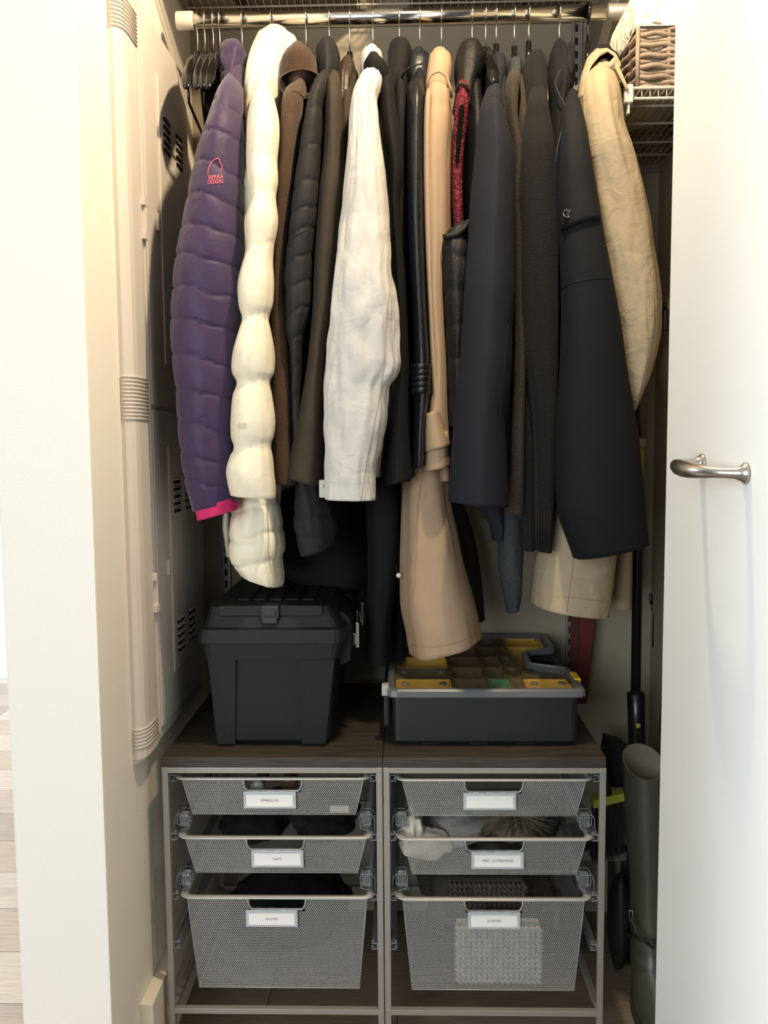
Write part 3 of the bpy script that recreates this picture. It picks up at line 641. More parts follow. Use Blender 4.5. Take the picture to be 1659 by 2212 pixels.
# 6 pale grey jacket
g, x = garment('pale grey cotton jacket with crumpled sleeve, brightest in the middle of the row', 'jacket', 808, 'jacket')
body(g, x, 170, 1030, .020, f_white, seed=6)
s6 = loft([(152, 790, 818, 1.83, .02), (165, 780, 824, 1.77, .035), (187, 770, 822, 1.73, .042), (211, 762, 815, 1.71, .048), (250, 758, 818, 1.70, .05), (301, 755, 823, 1.69, .054), (340, 752, 828, 1.685, .056), (400, 746, 834, 1.68, .058), (475, 737, 840, 1.68, .06), (530, 730, 844, 1.675, .06), (592, 723, 847, 1.67, .062), (637, 718, 856, 1.67, .064), (689, 713, 860, 1.67, .064), (735, 709, 860, 1.67, .062), (784, 705, 860, 1.67, .06), (810, 703, 853, 1.67, .058), (836, 702, 837, 1.67, .056), (897, 701, 833, 1.67, .055), (940, 701, 826, 1.67, .054), (1004, 701, 811, 1.67, .052), (1050, 701, 809, 1.67, .05), (1078, 701, 809, 1.67, .05, 2)], e=2.1, fold=.07, fine=.045, seed=15, step=4, fs=5, seg=64)
s6.build('sleeve', f_white, g); b6 = bvh(s6)
line_on(MB(), b6, [(842, 560), (846, 600), (838, 660), (834, 720), (829, 800), (816, 880), (799, 960), (787, 1030), (781, 1076)], .0006).build('seam', mat('grey_seam', '#8f8a80', .8), g)
line_on(MB(), b6, [(702, 1040), (750, 1043), (808, 1042)], .0004).build('seam', mat('pale_seam', '#b8b3a8', .8), g)
loft([(110, 792, 818, 1.92, .03), (118, 783, 826, 1.91, .045), (135, 779, 828, 1.90, .05), (150, 779, 826, 1.89, .045), (175, 785, 820, 1.88, .04)], e=2, fold=.06, seed=16, open_end=False).build('collar', f_white, g)
cb = loft([(128, 793, 822, 1.80, .03), (140, 786, 835, 1.80, .035), (160, 788, 840, 1.80, .03), (178, 800, 838, 1.80, .02)], e=2, fold=.05, seed=17, open_end=False); cb.build('collar_lining', f_black, g)
z0 = P(690, 1075, 1.68); z1 = P(702, 1036, 1.68)
MB().box(z0.x, z1.x + .004, 1.673, 1.681, z0.z, z1.z, .003).build('cuff_tab', f_white, g)
MB().lathe([(.004, 0), (.004, -.002), (0, -.0025)], (z0.x + .006, 1.673, (z0.z + z1.z) / 2 + .006), 14, 'y').build('cuff_snap', white_pl, g)

# 7 black jacket
g, x = garment('black cloth coat with a round hood, just right of the pale grey jacket', 'coat', 865)
body(g, x, 150, 1040, .020, f_black, seed=7)
loft([(160, 828, 848, 1.84, .02), (181, 822, 850, 1.80, .03), (230, 819, 856, 1.78, .034), (300, 824, 866, 1.77, .038), (362, 832, 873, 1.77, .04), (450, 840, 862, 1.77, .04), (592, 846, 876, 1.77, .042), (700, 850, 882, 1.77, .044), (800, 852, 886, 1.77, .048), (880, 838, 888, 1.77, .052), (960, 828, 892, 1.77, .055), (1040, 823, 896, 1.77, .058, -22)], e=1.7, fold=.03, seed=18).build('sleeve', f_black, g)
loft([(93, 854, 872, 1.93, .03), (102, 844, 884, 1.925, .05), (120, 838, 891, 1.92, .06), (145, 838, 890, 1.91, .06), (175, 832, 880, 1.89, .055), (215, 828, 866, 1.87, .04)], e=2.2, fold=.05, seed=19, open_end=False).build('hood', f_black, g)

# 8 navy leather jacket
g, x = garment('dark navy leather jacket with a ribbed strap near the cuff', 'jacket', 903, 'jacket')
body(g, x, 150, 990, .020, f_navy, seed=8)
s8 = loft([(172, 888, 910, 1.84, .02), (188, 880, 916, 1.80, .03), (217, 879, 918, 1.77, .035), (300, 879, 915, 1.76, .036), (386, 879, 915, 1.755, .037), (445, 880, 915, 1.75, .037), (581, 884, 918, 1.75, .038), (694, 891, 923, 1.745, .039), (780, 893, 928, 1.74, .04), (850, 895, 928, 1.74, .04), (930, 894, 920, 1.745, .04), (1008, 892, 916, 1.745, .04, -8)], e=1.8, fold=.03, seed=20)
s8.build('sleeve', f_navy, g)
for k in range(5):
    y = 789 + k * 12.5
    loft([(y, 887, 931, 1.74, .0425), (y + 6, 886.5, 931.5, 1.74, .0445), (y + 11.8, 887, 931, 1.74, .0425)], e=2, fold=0, fine=.01, step=3, top_round=False, open_end=False).build('strap_rib', f_navy, g)
loft([(117, 890, 916, 1.92, .03), (126, 880, 928, 1.91, .045), (140, 874, 935, 1.90, .05), (165, 876, 932, 1.88, .04), (190, 884, 924, 1.86, .03)], e=2.2, fold=.05, seed=21, open_end=False).build('collar', f_navy, g)
MB().tube([P(866, 172, 1.82), P(872, 158, 1.81), P(884, 146, 1.80), (P(900, 140, 1.80)), P(912, 138, 1.80)], .0022, 6).build('collar_piping', f_navy, g)

# 9 beige trench coat
g, x = garment('long beige trench coat with a strapped cuff, longest in the row', 'coat', 953)
body(g, x, 160, 1040, .020, f_trench, seed=9, dep=.17)
loft([(181, 928, 960, 1.83, .02), (193, 922, 966, 1.80, .03), (241, 917, 970, 1.78, .036), (265, 916, 970, 1.775, .038), (338, 915, 966, 1.77, .038), (423, 915, 967, 1.77, .038), (508, 918, 967, 1.77, .038), (626, 922, 958, 1.77, .036), (694, 925, 960, 1.77, .036), (807, 931, 966, 1.77, .036), (897, 922, 968, 1.765, .038), (960, 916, 972, 1.765, .04)], e=1.8, fold=.03, seed=22, vf=.05, vk=4).build('sleeve', f_trench, g)
loft([(196, 922, 930, 1.765, .008), (215, 918, 931, 1.75, .012), (300, 915, 930, 1.745, .012), (480, 917, 932, 1.745, .012), (671, 925, 937, 1.745, .013), (807, 931, 946, 1.745, .014), (905, 938, 952, 1.745, .016)], e=2, fold=.02, seed=23).build('placket', f_trench, g)
loft([(118, 932, 966, 1.92, .03), (128, 926, 972, 1.90, .05), (150, 921, 975, 1.88, .055), (175, 918, 972, 1.86, .045), (196, 920, 966, 1.84, .03)], e=2.2, fold=.05, seed=24, open_end=False).build('collar', f_trench, g)
MB().tube([P(921, 196, 1.80), P(924, 172, 1.795), P(935, 158, 1.79), P(950, 154, 1.79), P(964, 164, 1.795), P(973, 190, 1.80), P(975, 212, 1.81)], .0028, 6).build('collar_edge', f_trench, g)
loft([(890, 914, 950, 1.75, .040, -14), (930, 914, 962, 1.75, .042, -12), (968, 916, 973, 1.75, .044, -14)], e=2, fold=.01, seed=25, top_round=False).build('cuff', f_trench, g)
loft([(960, 918, 970, 1.755, .039, -14), (1012, 916, 972, 1.755, .040, -10)], e=2, fold=.01, seed=26, top_round=False).build('cuff', f_trench, g)
sk = loft([(1005, 874, 962, 1.84, .05), (1040, 872, 968, 1.84, .06), (1094, 869, 974, 1.84, .07), (1148, 868, 986, 1.84, .08), (1230, 867, 1003, 1.84, .09), (1306, 868, 1024, 1.84, .10), (1357, 878, 1034, 1.84, .105), (1392, 887, 1037, 1.84, .105, -38)], e=2.1, fold=.03, fine=.012, seed=27, vf=.035, vk=6, seg=72)
sk.build('skirt', f_trench, g); bs_ = bvh(sk)
fl9 = MB(); left = [(913, 1015), (902, 1094), (901, 1148), (898, 1200), (896, 1257), (892, 1310), (888, 1365), (886, 1400)]
for i, (px, py) in enumerate(left):
    pass
line_on(MB(), bs_, left, .0013, .001).build('flap_edge', f_trench, g)
line_on(MB(), bs_, [(890, 1393), (930, 1397), (970, 1393), (1000, 1384), (1030, 1366)], .0005).build('hem_stitch', mat('tan_thread', '#8f7355', .8), g)

loft([(1060, 950, 992, 2.04, .04), (1150, 970, 1022, 2.04, .045), (1250, 985, 1040, 2.04, .05), (1335, 1000, 1048, 2.04, .05)], e=2.2, fold=.05, seed=61).build('skirt_back_shade', f_taupe, g)  # inner back of the skirt, its shade put into a dark taupe
# 10 vest
g, x = garment('black padded vest with wine red lining in its armhole', 'vest', 1018, 'padded_vest')
body(g, x, 170, 880, .019, f_vest, seed=10)
loft([(98, 1005, 1030, 1.92, .03), (108, 992, 1040, 1.91, .055), (130, 984, 1046, 1.90, .065), (160, 982, 1042, 1.88, .06), (190, 984, 1030, 1.86, .05), (240, 978, 1022, 1.84, .04)], e=2.4, fold=.06, seed=28, open_end=False).build('collar', f_vest, g)
loft([(180, 990, 1010, 1.81, .012), (190, 985, 1015, 1.80, .02), (215, 983, 1014, 1.79, .022), (240, 981, 1012, 1.79, .022), (300, 978, 1004, 1.79, .022), (386, 976, 998, 1.79, .022), (440, 977, 999, 1.79, .022), (512, 982, 1000, 1.79, .022)], e=2, fold=.05, fine=.06, seed=29, vf=.03).build('lining', f_red, g)
loft([(230, 992, 1004, 1.765, .004), (300, 986, 997, 1.765, .004), (350, 984, 992, 1.766, .004)], e=2, fold=0, seed=29).build('armhole_shadow', mat('armhole_shadow_black', '#070707', .95, spec=.1), g)  # shadow inside the armhole, painted as a near-black strip
MB().tube([P(984, 200, 1.775), P(990, 184, 1.77), P(998, 179, 1.77), P(1007, 184, 1.77), P(1013, 200, 1.775)], .0032, 8).build('armhole_binding', f_vest, g)
s10 = loft([(500, 960, 1014, 1.77, .04, -22), (520, 954, 1014, 1.765, .044), (547, 951, 1016, 1.76, .048), (581, 954, 1015, 1.76, .05), (626, 957, 1012, 1.76, .05), (694, 961, 1010, 1.76, .05), (784, 965, 1006, 1.76, .05), (860, 968, 1004, 1.76, .05), (920, 970, 1000, 1.76, .045)], e=2, seams=[561, 634, 702, 776, 850], pinch=.07, fold=.05, fine=.03, seed=30)
s10.build('side_panel', f_vest, g)
MB().tube([P(957, 513, 1.722), P(970, 510, 1.72), P(985, 507, 1.72), P(1000, 497, 1.72), P(1013, 478, 1.725)], .006, 8).build('armhole_binding', f_vest, g)

# 12 slate blazer
g, x = garment('smooth slate blue wool coat with a wide sleeve in front', 'coat', 1070)
body(g, x, 160, 1085, .022, f_blazer, seed=12, drift=.012)
s12 = loft([(182, 1056, 1082, 1.82, .02), (205, 1046, 1085, 1.76, .036), (229, 1038, 1089, 1.73, .044), (289, 1030, 1103, 1.71, .052), (340, 1025, 1112, 1.705, .055), (423, 1017, 1113, 1.70, .058), (536, 1010, 1112, 1.695, .06), (626, 1003, 1112, 1.69, .062), (717, 997, 1107, 1.69, .064), (785, 992, 1106, 1.69, .066), (852, 985, 1100, 1.69, .066), (904, 981, 1092, 1.69, .068), (960, 976, 1093, 1.69, .07), (1040, 971, 1097, 1.69, .07), (1088, 968, 1099, 1.69, .07, 12)], e=1.55, fold=.012, fine=.004, seed=31, seg=56)
s12.build('sleeve', f_blazer, g); b12 = bvh(s12)
line_on(MB(), b12, [(1056, 209), (1063, 206), (1072, 207), (1082, 214), (1090, 226)], .0008).build('seam', thread, g)
line_on(MB(), b12, [(1098, 700), (1090, 790), (1083, 850), (1081, 900)], .0006).build('seam', thread, g)
loft([(126, 1064, 1086, 1.92, .03), (134, 1058, 1091, 1.91, .045), (152, 1054, 1094, 1.89, .05), (180, 1050, 1090, 1.86, .045), (215, 1048, 1086, 1.82, .035)], e=2.2, fold=.05, seed=32, open_end=False).build('collar', f_blazer, g)
loft([(1060, 1035, 1092, 1.82, .05), (1100, 1034, 1090, 1.82, .055), (1130, 1056, 1092, 1.82, .05), (1164, 1062, 1090, 1.82, .045)], e=2.2, fold=.05, seed=33).build('hem', f_blazer, g)

# 13 tan / grey sweater
g, x = garment('fuzzy tan and heather grey sweater between the slate coat and dark cardigan', 'sweater', 1110, 'knit_sweater')
body(g, x, 170, 1120, .016, f_sweat, seed=13)
loft([(158, 1100, 1122, 1.82, .02), (170, 1094, 1124, 1.79, .028), (200, 1092, 1120, 1.78, .03), (260, 1095, 1118, 1.775, .03), (330, 1105, 1128, 1.77, .03), (450, 1108, 1134, 1.77, .032), (600, 1112, 1136, 1.77, .034), (750, 1112, 1136, 1.77, .036), (925, 1104, 1132, 1.77, .038), (1040, 1100, 1130, 1.77, .04), (1110, 1092, 1130, 1.78, .04)], e=2, fold=.05, seed=34).build('sleeve', f_sweat, g)
loft([(132, 1104, 1122, 1.92, .02), (140, 1096, 1127, 1.91, .04), (158, 1095, 1127, 1.89, .045), (185, 1092, 1124, 1.86, .04)], e=2.2, fold=.05, seed=35, open_end=False).build('collar', f_heather, g)
s13 = loft([(1085, 1082, 1128, 1.81, .035), (1130, 1078, 1129, 1.81, .04), (1198, 1076, 1130, 1.81, .042), (1240, 1078, 1128, 1.81, .040), (1275, 1085, 1127, 1.81, .036), (1317, 1094, 1122, 1.81, .030, -8)], e=2, fold=.04, fine=.02, seed=36)
s13.build('cuff_sleeve', f_heather, g); b13 = bvh(s13)
mb = MB()
for k in range(7): line_on(mb, b13, [(1086 + k * 6, 1245), (1092 + k * 4.6, 1275), (1097 + k * 3.8, 1312)], .0012, -.0003)
mb.build('cuff_ribs', f_heather, g)

# 14 espresso cardigan
g, x = garment('dark espresso wool cardigan with two long ribbed sleeves', 'cardigan', 1143, 'cardigan')
body(g, x, 160, 1120, .020, f_card, seed=14, drift=.006)
loft([(190, 1148, 1176, 1.83, .02), (217, 1140, 1182, 1.78, .034), (271, 1130, 1192, 1.76, .04), (325, 1124, 1200, 1.75, .044), (400, 1120, 1205, 1.75, .046), (500, 1122, 1208, 1.75, .046), (600, 1122, 1209, 1.75, .046), (750, 1130, 1208, 1.75, .046), (900, 1148, 1204, 1.75, .044), (1000, 1153, 1200, 1.75, .042), (1100, 1155, 1195, 1.75, .040), (1189, 1157, 1191, 1.75, .036, 4)], e=2, fold=.04, fine=.02, seed=37, vf=.07, vk=4).build('sleeve', f_card, g)
loft([(700, 1118, 1150, 1.79, .03), (900, 1124, 1156, 1.79, .034), (1100, 1126, 1156, 1.79, .034), (1187, 1129, 1155, 1.79, .03)], e=2, fold=.04, fine=.02, seed=38).build('sleeve', f_card, g)
mb = MB()
for k in range(6): mb.tube([P(1158 + k * 6.2, 1105, 1.711), P(1160 + k * 5.6, 1186, 1.715)], .0014, 5)
mb.build('cuff_ribs', f_card, g)
loft([(120, 1146, 1164, 1.92, .03), (128, 1136, 1172, 1.91, .05), (150, 1130, 1180, 1.89, .055), (185, 1132, 1180, 1.86, .05), (225, 1138, 1180, 1.82, .04)], e=2.2, fold=.05, seed=39, open_end=False).build('collar', f_card, g)

# 15 long black coat
g, x = garment('long black cotton coat with a buttoned flap, cut off square at the hem', 'coat', 1208)
body(g, x, 200, 1130, .022, f_coat, seed=15, drift=.02)
s15 = loft([(200, 1226, 1244, 1.82, .015), (230, 1216, 1252, 1.78, .03), (280, 1209, 1263, 1.74, .045), (340, 1206, 1273, 1.72, .052), (417, 1205, 1286, 1.71, .056), (499, 1209, 1300, 1.705, .058), (623, 1213, 1324, 1.70, .06), (698, 1213, 1337, 1.70, .062), (785, 1211, 1349, 1.70, .064), (872, 1207, 1364, 1.70, .066), (949, 1204, 1377, 1.70, .068), (1030, 1202, 1385, 1.70, .07), (1100, 1205, 1391, 1.70, .07), (1150, 1219, 1396, 1.70, .068), (1178, 1233, 1398, 1.70, .066, -20), (1188, 1238, 1398, 1.70, .066, -32)], e=2.4, fold=.02, fine=.006, seed=40, seg=60)
s15.build('front', f_coat, g); b15 = bvh(s15)
line_on(MB(), b15, [(1212, 624), (1230, 612), (1260, 605), (1290, 601), (1320, 600)], .0008).build('seam', thread, g)
fp = [(1215, 418), (1240, 414), (1262, 411), (1286, 414)]; fq = [(1211, 500), (1239, 486), (1266, 476), (1297, 471)]
V = []; nn = 14
def pl(L_, u): i = min(int(u * (len(L_) - 1)), len(L_) - 2); w = u * (len(L_) - 1) - i; return (L_[i][0] * (1 - w) + L_[i + 1][0] * w, L_[i][1] * (1 - w) + L_[i + 1][1] * w)
Rr = []
for off in (.0065, .0005):
    for jv in range(7):
        row = []
        for i in range(nn):
            a_, c_ = pl(fp, i / (nn - 1)), pl(fq, i / (nn - 1)); w = jv / 6
            row.append(onto(b15, a_[0] * (1 - w) + c_[0] * w, a_[1] * (1 - w) + c_[1] * w, off * (.3 + .7 * w)))
        Rr.append(row)
vs = [p for r in Rr for p in r]; fs = []
for L0 in (0, 7):
    for a_ in range(6):
        for b_ in range(nn - 1): fs.append(((L0 + a_) * nn + b_, (L0 + a_) * nn + b_ + 1, (L0 + a_ + 1) * nn + b_ + 1, (L0 + a_ + 1) * nn + b_))
for b_ in range(nn - 1): fs.append((6 * nn + b_, 6 * nn + b_ + 1, 13 * nn + b_ + 1, 13 * nn + b_))
MB().add(vs, fs, True).build('pocket_flap', f_coat, g)
q = onto(b15, 1225, 462, .009)
MB().lathe([(0, .004), (.0085, .004), (.0088, 0), (.0075, -.0025), (.006, -.0012), (0, -.001)], q, 24, 'y').build('button', mat('black_button', '#1a1a1c', .12, spec=.8), g)
MB().tube([q + Vector((.0072 * math.cos(a), -.0028, .0072 * math.sin(a))) for a in [2 * PI * k / 24 for k in range(24)]], .0005, 6, closed=True).build('button_rim', chrome, g)
loft([(97, 1196, 1214, 1.93, .03), (112, 1190, 1222, 1.92, .05), (140, 1184, 1236, 1.90, .06), (175, 1184, 1240, 1.87, .06), (230, 1192, 1226, 1.84, .045), (330, 1194, 1216, 1.80, .04), (430, 1198, 1216, 1.78, .035)], e=1.8, fold=.09, seed=41, open_end=False).build('collar', f_coat, g)
loft([(96, 1228, 1238, 1.90, .012), (120, 1218, 1239, 1.86, .02), (150, 1214, 1240, 1.84, .025), (164, 1222, 1238, 1.83, .02)], e=1.8, fold=.06, seed=42, open_end=False).build('lapel', f_coat, g)
pp = MB().tube([P(px, py, Y) for px, py, Y in ((1212, 150, 1.79), (1200, 172, 1.79), (1199, 182, 1.785), (1208, 205, 1.775), (1218, 222, 1.765), (1222, 236, 1.755), (1220, 256, 1.742), (1212, 285, 1.722), (1204, 320, 1.70), (1201, 350, 1.69))], .0012, 6)
pp.build('piping', mat('grey_piping', '#23272b', .7), g)

# 16 khaki coat
g, x = garment('khaki cotton coat with a turned-up collar, rightmost on the rod', 'coat', 1270)
body(g, x, 190, 1130, .022, f_khaki, seed=16, drift=.03)
s16 = loft([(148, 1278, 1308, 1.82, .02), (160, 1270, 1322, 1.79, .035), (185, 1262, 1334, 1.76, .046), (215, 1260, 1341, 1.745, .05), (239, 1260, 1344, 1.74, .052), (275, 1263, 1348, 1.735, .054), (325, 1268, 1366, 1.73, .056), (400, 1280, 1386, 1.73, .056), (474, 1290, 1401, 1.73, .056), (544, 1300, 1412, 1.73, .056), (618, 1312, 1423, 1.73, .056), (673, 1322, 1427, 1.73, .056), (735, 1335, 1423, 1.73, .054), (797, 1342, 1408, 1.735, .050), (852, 1350, 1386, 1.74, .042), (888, 1356, 1370, 1.745, .03)], e=1.8, fold=.05, fine=.03, seed=43, step=5, fs=4, seg=56)
s16.build('sleeve', f_khaki, g); b16 = bvh(s16)
line_on(MB(), b16, [(1410, 585), (1413, 640), (1412, 690), (1405, 750), (1396, 810), (1386, 850), (1378, 872)], .0009).build('seam', mat('tan_thread', '#8f7355', .8), g)
# stand-up collar: curved band open towards the room
def band(pts_t, pts_b, thick, name, m, g_, n=26):
    V = []; 
    def cat(L_, u):
        i = min(int(u * (len(L_) - 1)), len(L_) - 2); w = u * (len(L_) - 1) - i; w = w * w * (3 - 2 * w) * .5 + w * .5; return L_[i].lerp(L_[i + 1], w)
    R_ = []
    for i in range(n):
        u = i / (n - 1); a_, b_ = cat(pts_t, u), cat(pts_b, u); R_.append([a_, (a_ + b_) / 2 + Vector((0, -.004, 0)), b_, b_ + Vector((0, thick, 0)), (a_ + b_) / 2 + Vector((0, thick - .002, 0)), a_ + Vector((0, thick, 0))])
    MB().rings(R_).build(name, m, g_)
T_ = [P(1247, 220, 1.81), P(1255, 165, 1.82), P(1268, 125, 1.84), P(1288, 104, 1.86), P(1310, 102, 1.865), P(1330, 114, 1.86), P(1343, 136, 1.84)]
B_ = [P(1260, 205, 1.77), P(1266, 172, 1.78), P(1278, 142, 1.79), P(1296, 120, 1.80), P(1314, 110, 1.80), P(1330, 121, 1.79), P(1340, 146, 1.78)]
band(T_, B_, .006, 'collar', f_khaki, g)
T2 = [P(1264, 190, 1.80), P(1275, 150, 1.82), P(1295, 124, 1.84), P(1318, 116, 1.85), P(1336, 134, 1.84)]
B2 = [P(1285, 195, 1.88), P(1290, 170, 1.89), P(1300, 150, 1.90), P(1315, 145, 1.90), P(1330, 160, 1.89)]
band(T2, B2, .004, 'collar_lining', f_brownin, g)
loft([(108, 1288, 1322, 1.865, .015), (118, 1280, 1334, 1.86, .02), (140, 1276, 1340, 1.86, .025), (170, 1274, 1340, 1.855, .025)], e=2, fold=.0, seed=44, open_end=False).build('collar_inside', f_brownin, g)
loft([(140, 1288, 1316, 1.835, .02), (150, 1280, 1330, 1.825, .028), (170, 1274, 1338, 1.81, .035), (190, 1275, 1335, 1.80, .03)], e=2, fold=.05, seed=44, open_end=False).build('inner_collar', f_khaki, g)
band([P(1308, 142, 1.775), P(1318, 132, 1.77), P(1328, 121, 1.765)], [P(1314, 151, 1.77), P(1324, 145, 1.765), P(1332, 139, 1.76)], .004, 'collar_tab', f_khaki, g, 8)
band([P(1326, 142, 1.765), P(1338, 165, 1.75), P(1348, 185, 1.745), P(1353, 196, 1.745)], [P(1333, 133, 1.76), P(1343, 155, 1.75), P(1353, 178, 1.745), P(1358, 190, 1.745)], .004, 'shoulder_strap', f_khaki, g, 12)
loft([(862, 1376, 1381, 1.80, .012), (900, 1370, 1390, 1.80, .016), (940, 1374, 1396, 1.80, .018, -8)], e=2, fold=.05, seed=45).build('cuff_tab', f_taupe, g)
s16h = loft([(1090, 1190, 1336, 1.83, .07), (1140, 1172, 1334, 1.83, .08), (1183, 1164, 1331, 1.83, .085), (1223, 1157, 1326, 1.83, .09), (1270, 1151, 1320, 1.83, .095), (1312, 1149, 1312, 1.83, .10, 22)], e=2.4, fold=.03, fine=.01, seed=46, seg=64)
s16h.build('hem', f_khaki, g); bh16 = bvh(s16h)
line_on(MB(), bh16, [(1238, 1205), (1236, 1240), (1230, 1280), (1224, 1322)], .0005).build('seam', mat('tan_thread', '#8f7355', .8), g)
line_on(MB(), bh16, [(1216, 1289), (1250, 1292), (1280, 1297), (1312, 1300)], .0005).build('seam', mat('tan_thread', '#8f7355', .8), g)
loft([(1120, 1332, 1362, 2.0, .04), (1200, 1325, 1361, 2.0, .05), (1310, 1315, 1360, 2.0, .05)], e=2.2, fold=.05, seed=47).build('far_hem', f_khaki, g)

# dark garments hanging between, seen below the jackets: black dress trousers and jeans leg, then an added dark filler
g, x = garment('long black dress coat tail hanging low left of the beige trench', 'coat', 880)
loft([(1030, 790, 866, 1.90, .06), (1120, 792, 868, 1.90, .07), (1215, 795, 866, 1.90, .07), (1330, 792, 850, 1.92, .06), (1425, 790, 846, 1.92, .06)], e=2, fold=.05, seed=50).build('body', f_black, g)
g2, x = garment('dark indigo trouser leg hanging behind the beige trench hem', 'trousers', 872, 'trousers')
loft([(1150, 840, 880, 2.02, .05), (1300, 832, 880, 2.02, .055), (1424, 824, 876, 2.02, .055)], e=2, fold=.04, seed=51).build('leg', fab('indigo_cotton', '#1c2533'), g2)
hb_ = MB().lathe([(0, -.002), (.004, -.0016), (.0055, 0), (.004, .0016), (0, .002)], P(861, 1243, 1.80), 16, 'y')
hb_.build('drawcord_bead', white_pl, g); MB().tube([P(861, 1240, 1.80), P(856, 1226, 1.81), P(850, 1212, 1.83)], .0008, 5).build('drawcord', thread, g)
g, x = garment('added black filler cloth darkening the gap right of the dark grey puffer hem', 'coat', 770)  # added black body, stands in for the deep shade over the back wall
loft([(1000, 610, 800, 2.06, .06), (1150, 606, 800, 2.06, .08), (1240, 615, 806, 2.06, .09), (1262, 645, 800, 2.06, .09)], e=2.4, fold=.05, seed=52).build('body', f_black, g)

# ---------------------------------------------------------------- black tool tote
BT = .657; YF = 1.728
def zt_(y, Y=YF): return Zat(y, Y)
tb = thing('tool_tote', 'large black plastic tool tote with a padlocked lid on the left top board', 'toolbox', (-.27, 1.93, BT))
def rect(x0, x1, y0, y1, z, c):
    L = []
    for cx, cy, a0 in ((x1 - c, y0 + c, -90), (x1 - c, y1 - c, 0), (x0 + c, y1 - c, 90), (x0 + c, y0 + c, 180)):
        for k in range(4): a = math.radians(a0 + 30 * k); L.append(Vector((cx + c * math.cos(a), cy + c * math.sin(a), z)))
    return L
xl = lambda px, y: P(px, y, YF).x
z1b = zt_(1420); z2 = zt_(1385); z3 = zt_(1356); z4 = zt_(1310)
BD = 2.17
MB().rings([rect(xl(466, 1608), xl(705, 1608), YF + .012, BD - .02, BT + .008, .01), rect(xl(460, 1600), xl(712, 1600), YF + .008, BD - .015, BT + .014, .012), rect(xl(449, 1430), xl(726, 1430), YF, BD, z1b, .014)], smooth=False).build('tub', blkbox, tb)
for a0, a1, b0, b1 in ((470, 508, 449, 511), (652, 703, 645, 724)):
    MB().add([P(a0, 1607, YF + .004), P(a1, 1607, YF + .004), P(b1 - 2, 1425, YF - .006), P(b0, 1425, YF - .006), P(a0, 1607, YF + .03), P(a1, 1607, YF + .03), P(b1 - 2, 1425, YF + .03), P(b0, 1425, YF + .03)], [(0, 1, 2, 3), (1, 5, 6, 2), (4, 0, 3, 7), (3, 2, 6, 7), (5, 4, 7, 6), (4, 5, 1, 0)]).build('corner_pillar', blkbox, tb)
for px in (488, 680): MB().box(xl(px, 1608) - .02, xl(px, 1608) + .02, YF + .02, YF + .06, BT, BT + .01, .002).box(xl(px, 1608) - .02, xl(px, 1608) + .02, BD - .07, BD - .03, BT, BT + .01, .002).build('foot', blkbox, tb)
MB().rings([rect(xl(441, 1420), xl(733, 1420), YF - .012, BD + .006, z1b - .001, .018), rect(xl(437, 1388), xl(740, 1388), YF - .014, BD + .008, z2 - .0015, .02)], smooth=False).build('tub_rim', blkbox, tb)
xr2 = xl(760, 1385) 
lidR = [rect(xl(428, 1384), xl(745, 1384), YF - .018, BD + .012, z2, .022), rect(xl(430, 1357), xl(745, 1357), YF - .017, BD + .011, z3, .022), rect(xl(440, 1352), xl(738, 1352), YF - .008, BD + .003, z3 + .003, .02),
        rect(xl(449, 1311), xl(712, 1311), YF + .012, BD - .02, z4 - .002, .016), rect(xl(453, 1310), xl(709, 1310), YF + .018, BD - .026, z4, .014)]
MB().rings(lidR, smooth=False).build('tote_lid', blkbox, tb)
MB().box(xl(473, 1310), xl(696, 1310), YF + .0, YF + .05, z4 - .02, z4 + .002, .002).build('compartment_door', blkbox, tb)
for k in range(5): MB().box(xl(500 + k * 36, 1310), xl(526 + k * 36, 1310), YF + .07, BD - .12, z4 - .001, z4 + .003, .0015).build('lid_panel', blkbox, tb)
MB().box(xl(495, 1310), xl(695, 1310), BD - .10, BD - .04, z4 - .002, z4 + .022, .006).build('carry_handle', blkbox, tb)
lx0, lx1 = xl(565, 1325), xl(604, 1325)
la = MB().box(lx0, lx1, YF - .010, YF + .02, z4 - .024, z4 + .004, .003).box(lx0 + .006, lx1 - .006, YF - .013, YF - .008, z4 - .018, z4 - .004, .002).box(lx0 + .003, lx1 - .003, YF - .014, YF - .004, zt_(1344), z4 - .02, .002)
la.build('front_latch', mat('latch_black', '#1b1d1f', .45), tb)
# side hasps with the steel padlocks
sx = xl(733, 1385); silver = mat('hasp_metal', '#b9b2a6', .25, metal=1)
for y in (YF + .10, YF + .32):
    R_ = []
    for z, w in ((z1b - .03, .006), (z1b - .022, .020), (z2 + .01, .024), (z3 + .01, .018), (z3 + .022, .004)): R_.append(rect(sx - .01, sx + w, y - .045, y + .045, z, .006))
    MB().rings(R_, smooth=False).build('side_boss', blkbox, tb)
    xq = sx + .032
    MB().tube([(xq, y - .03, z3 + .022), (xq + .002, y - .03, z3 + .02), (xq + .001, y - .03, z3 - .006)], .0009, 6).box(xq - .002, xq + .005, y - .034, y - .026, z1b + .004, z3 - .004, .001).box(xq - .008, xq, y - .032, y - .028, z1b + .012, z2, .0008).build('steel_hasp', silver, tb)
    MB().box(sx + .01, xq - .004, y - .032, y - .026, z1b + .006, z2, .001).build('hasp_mount', blkbox, tb)

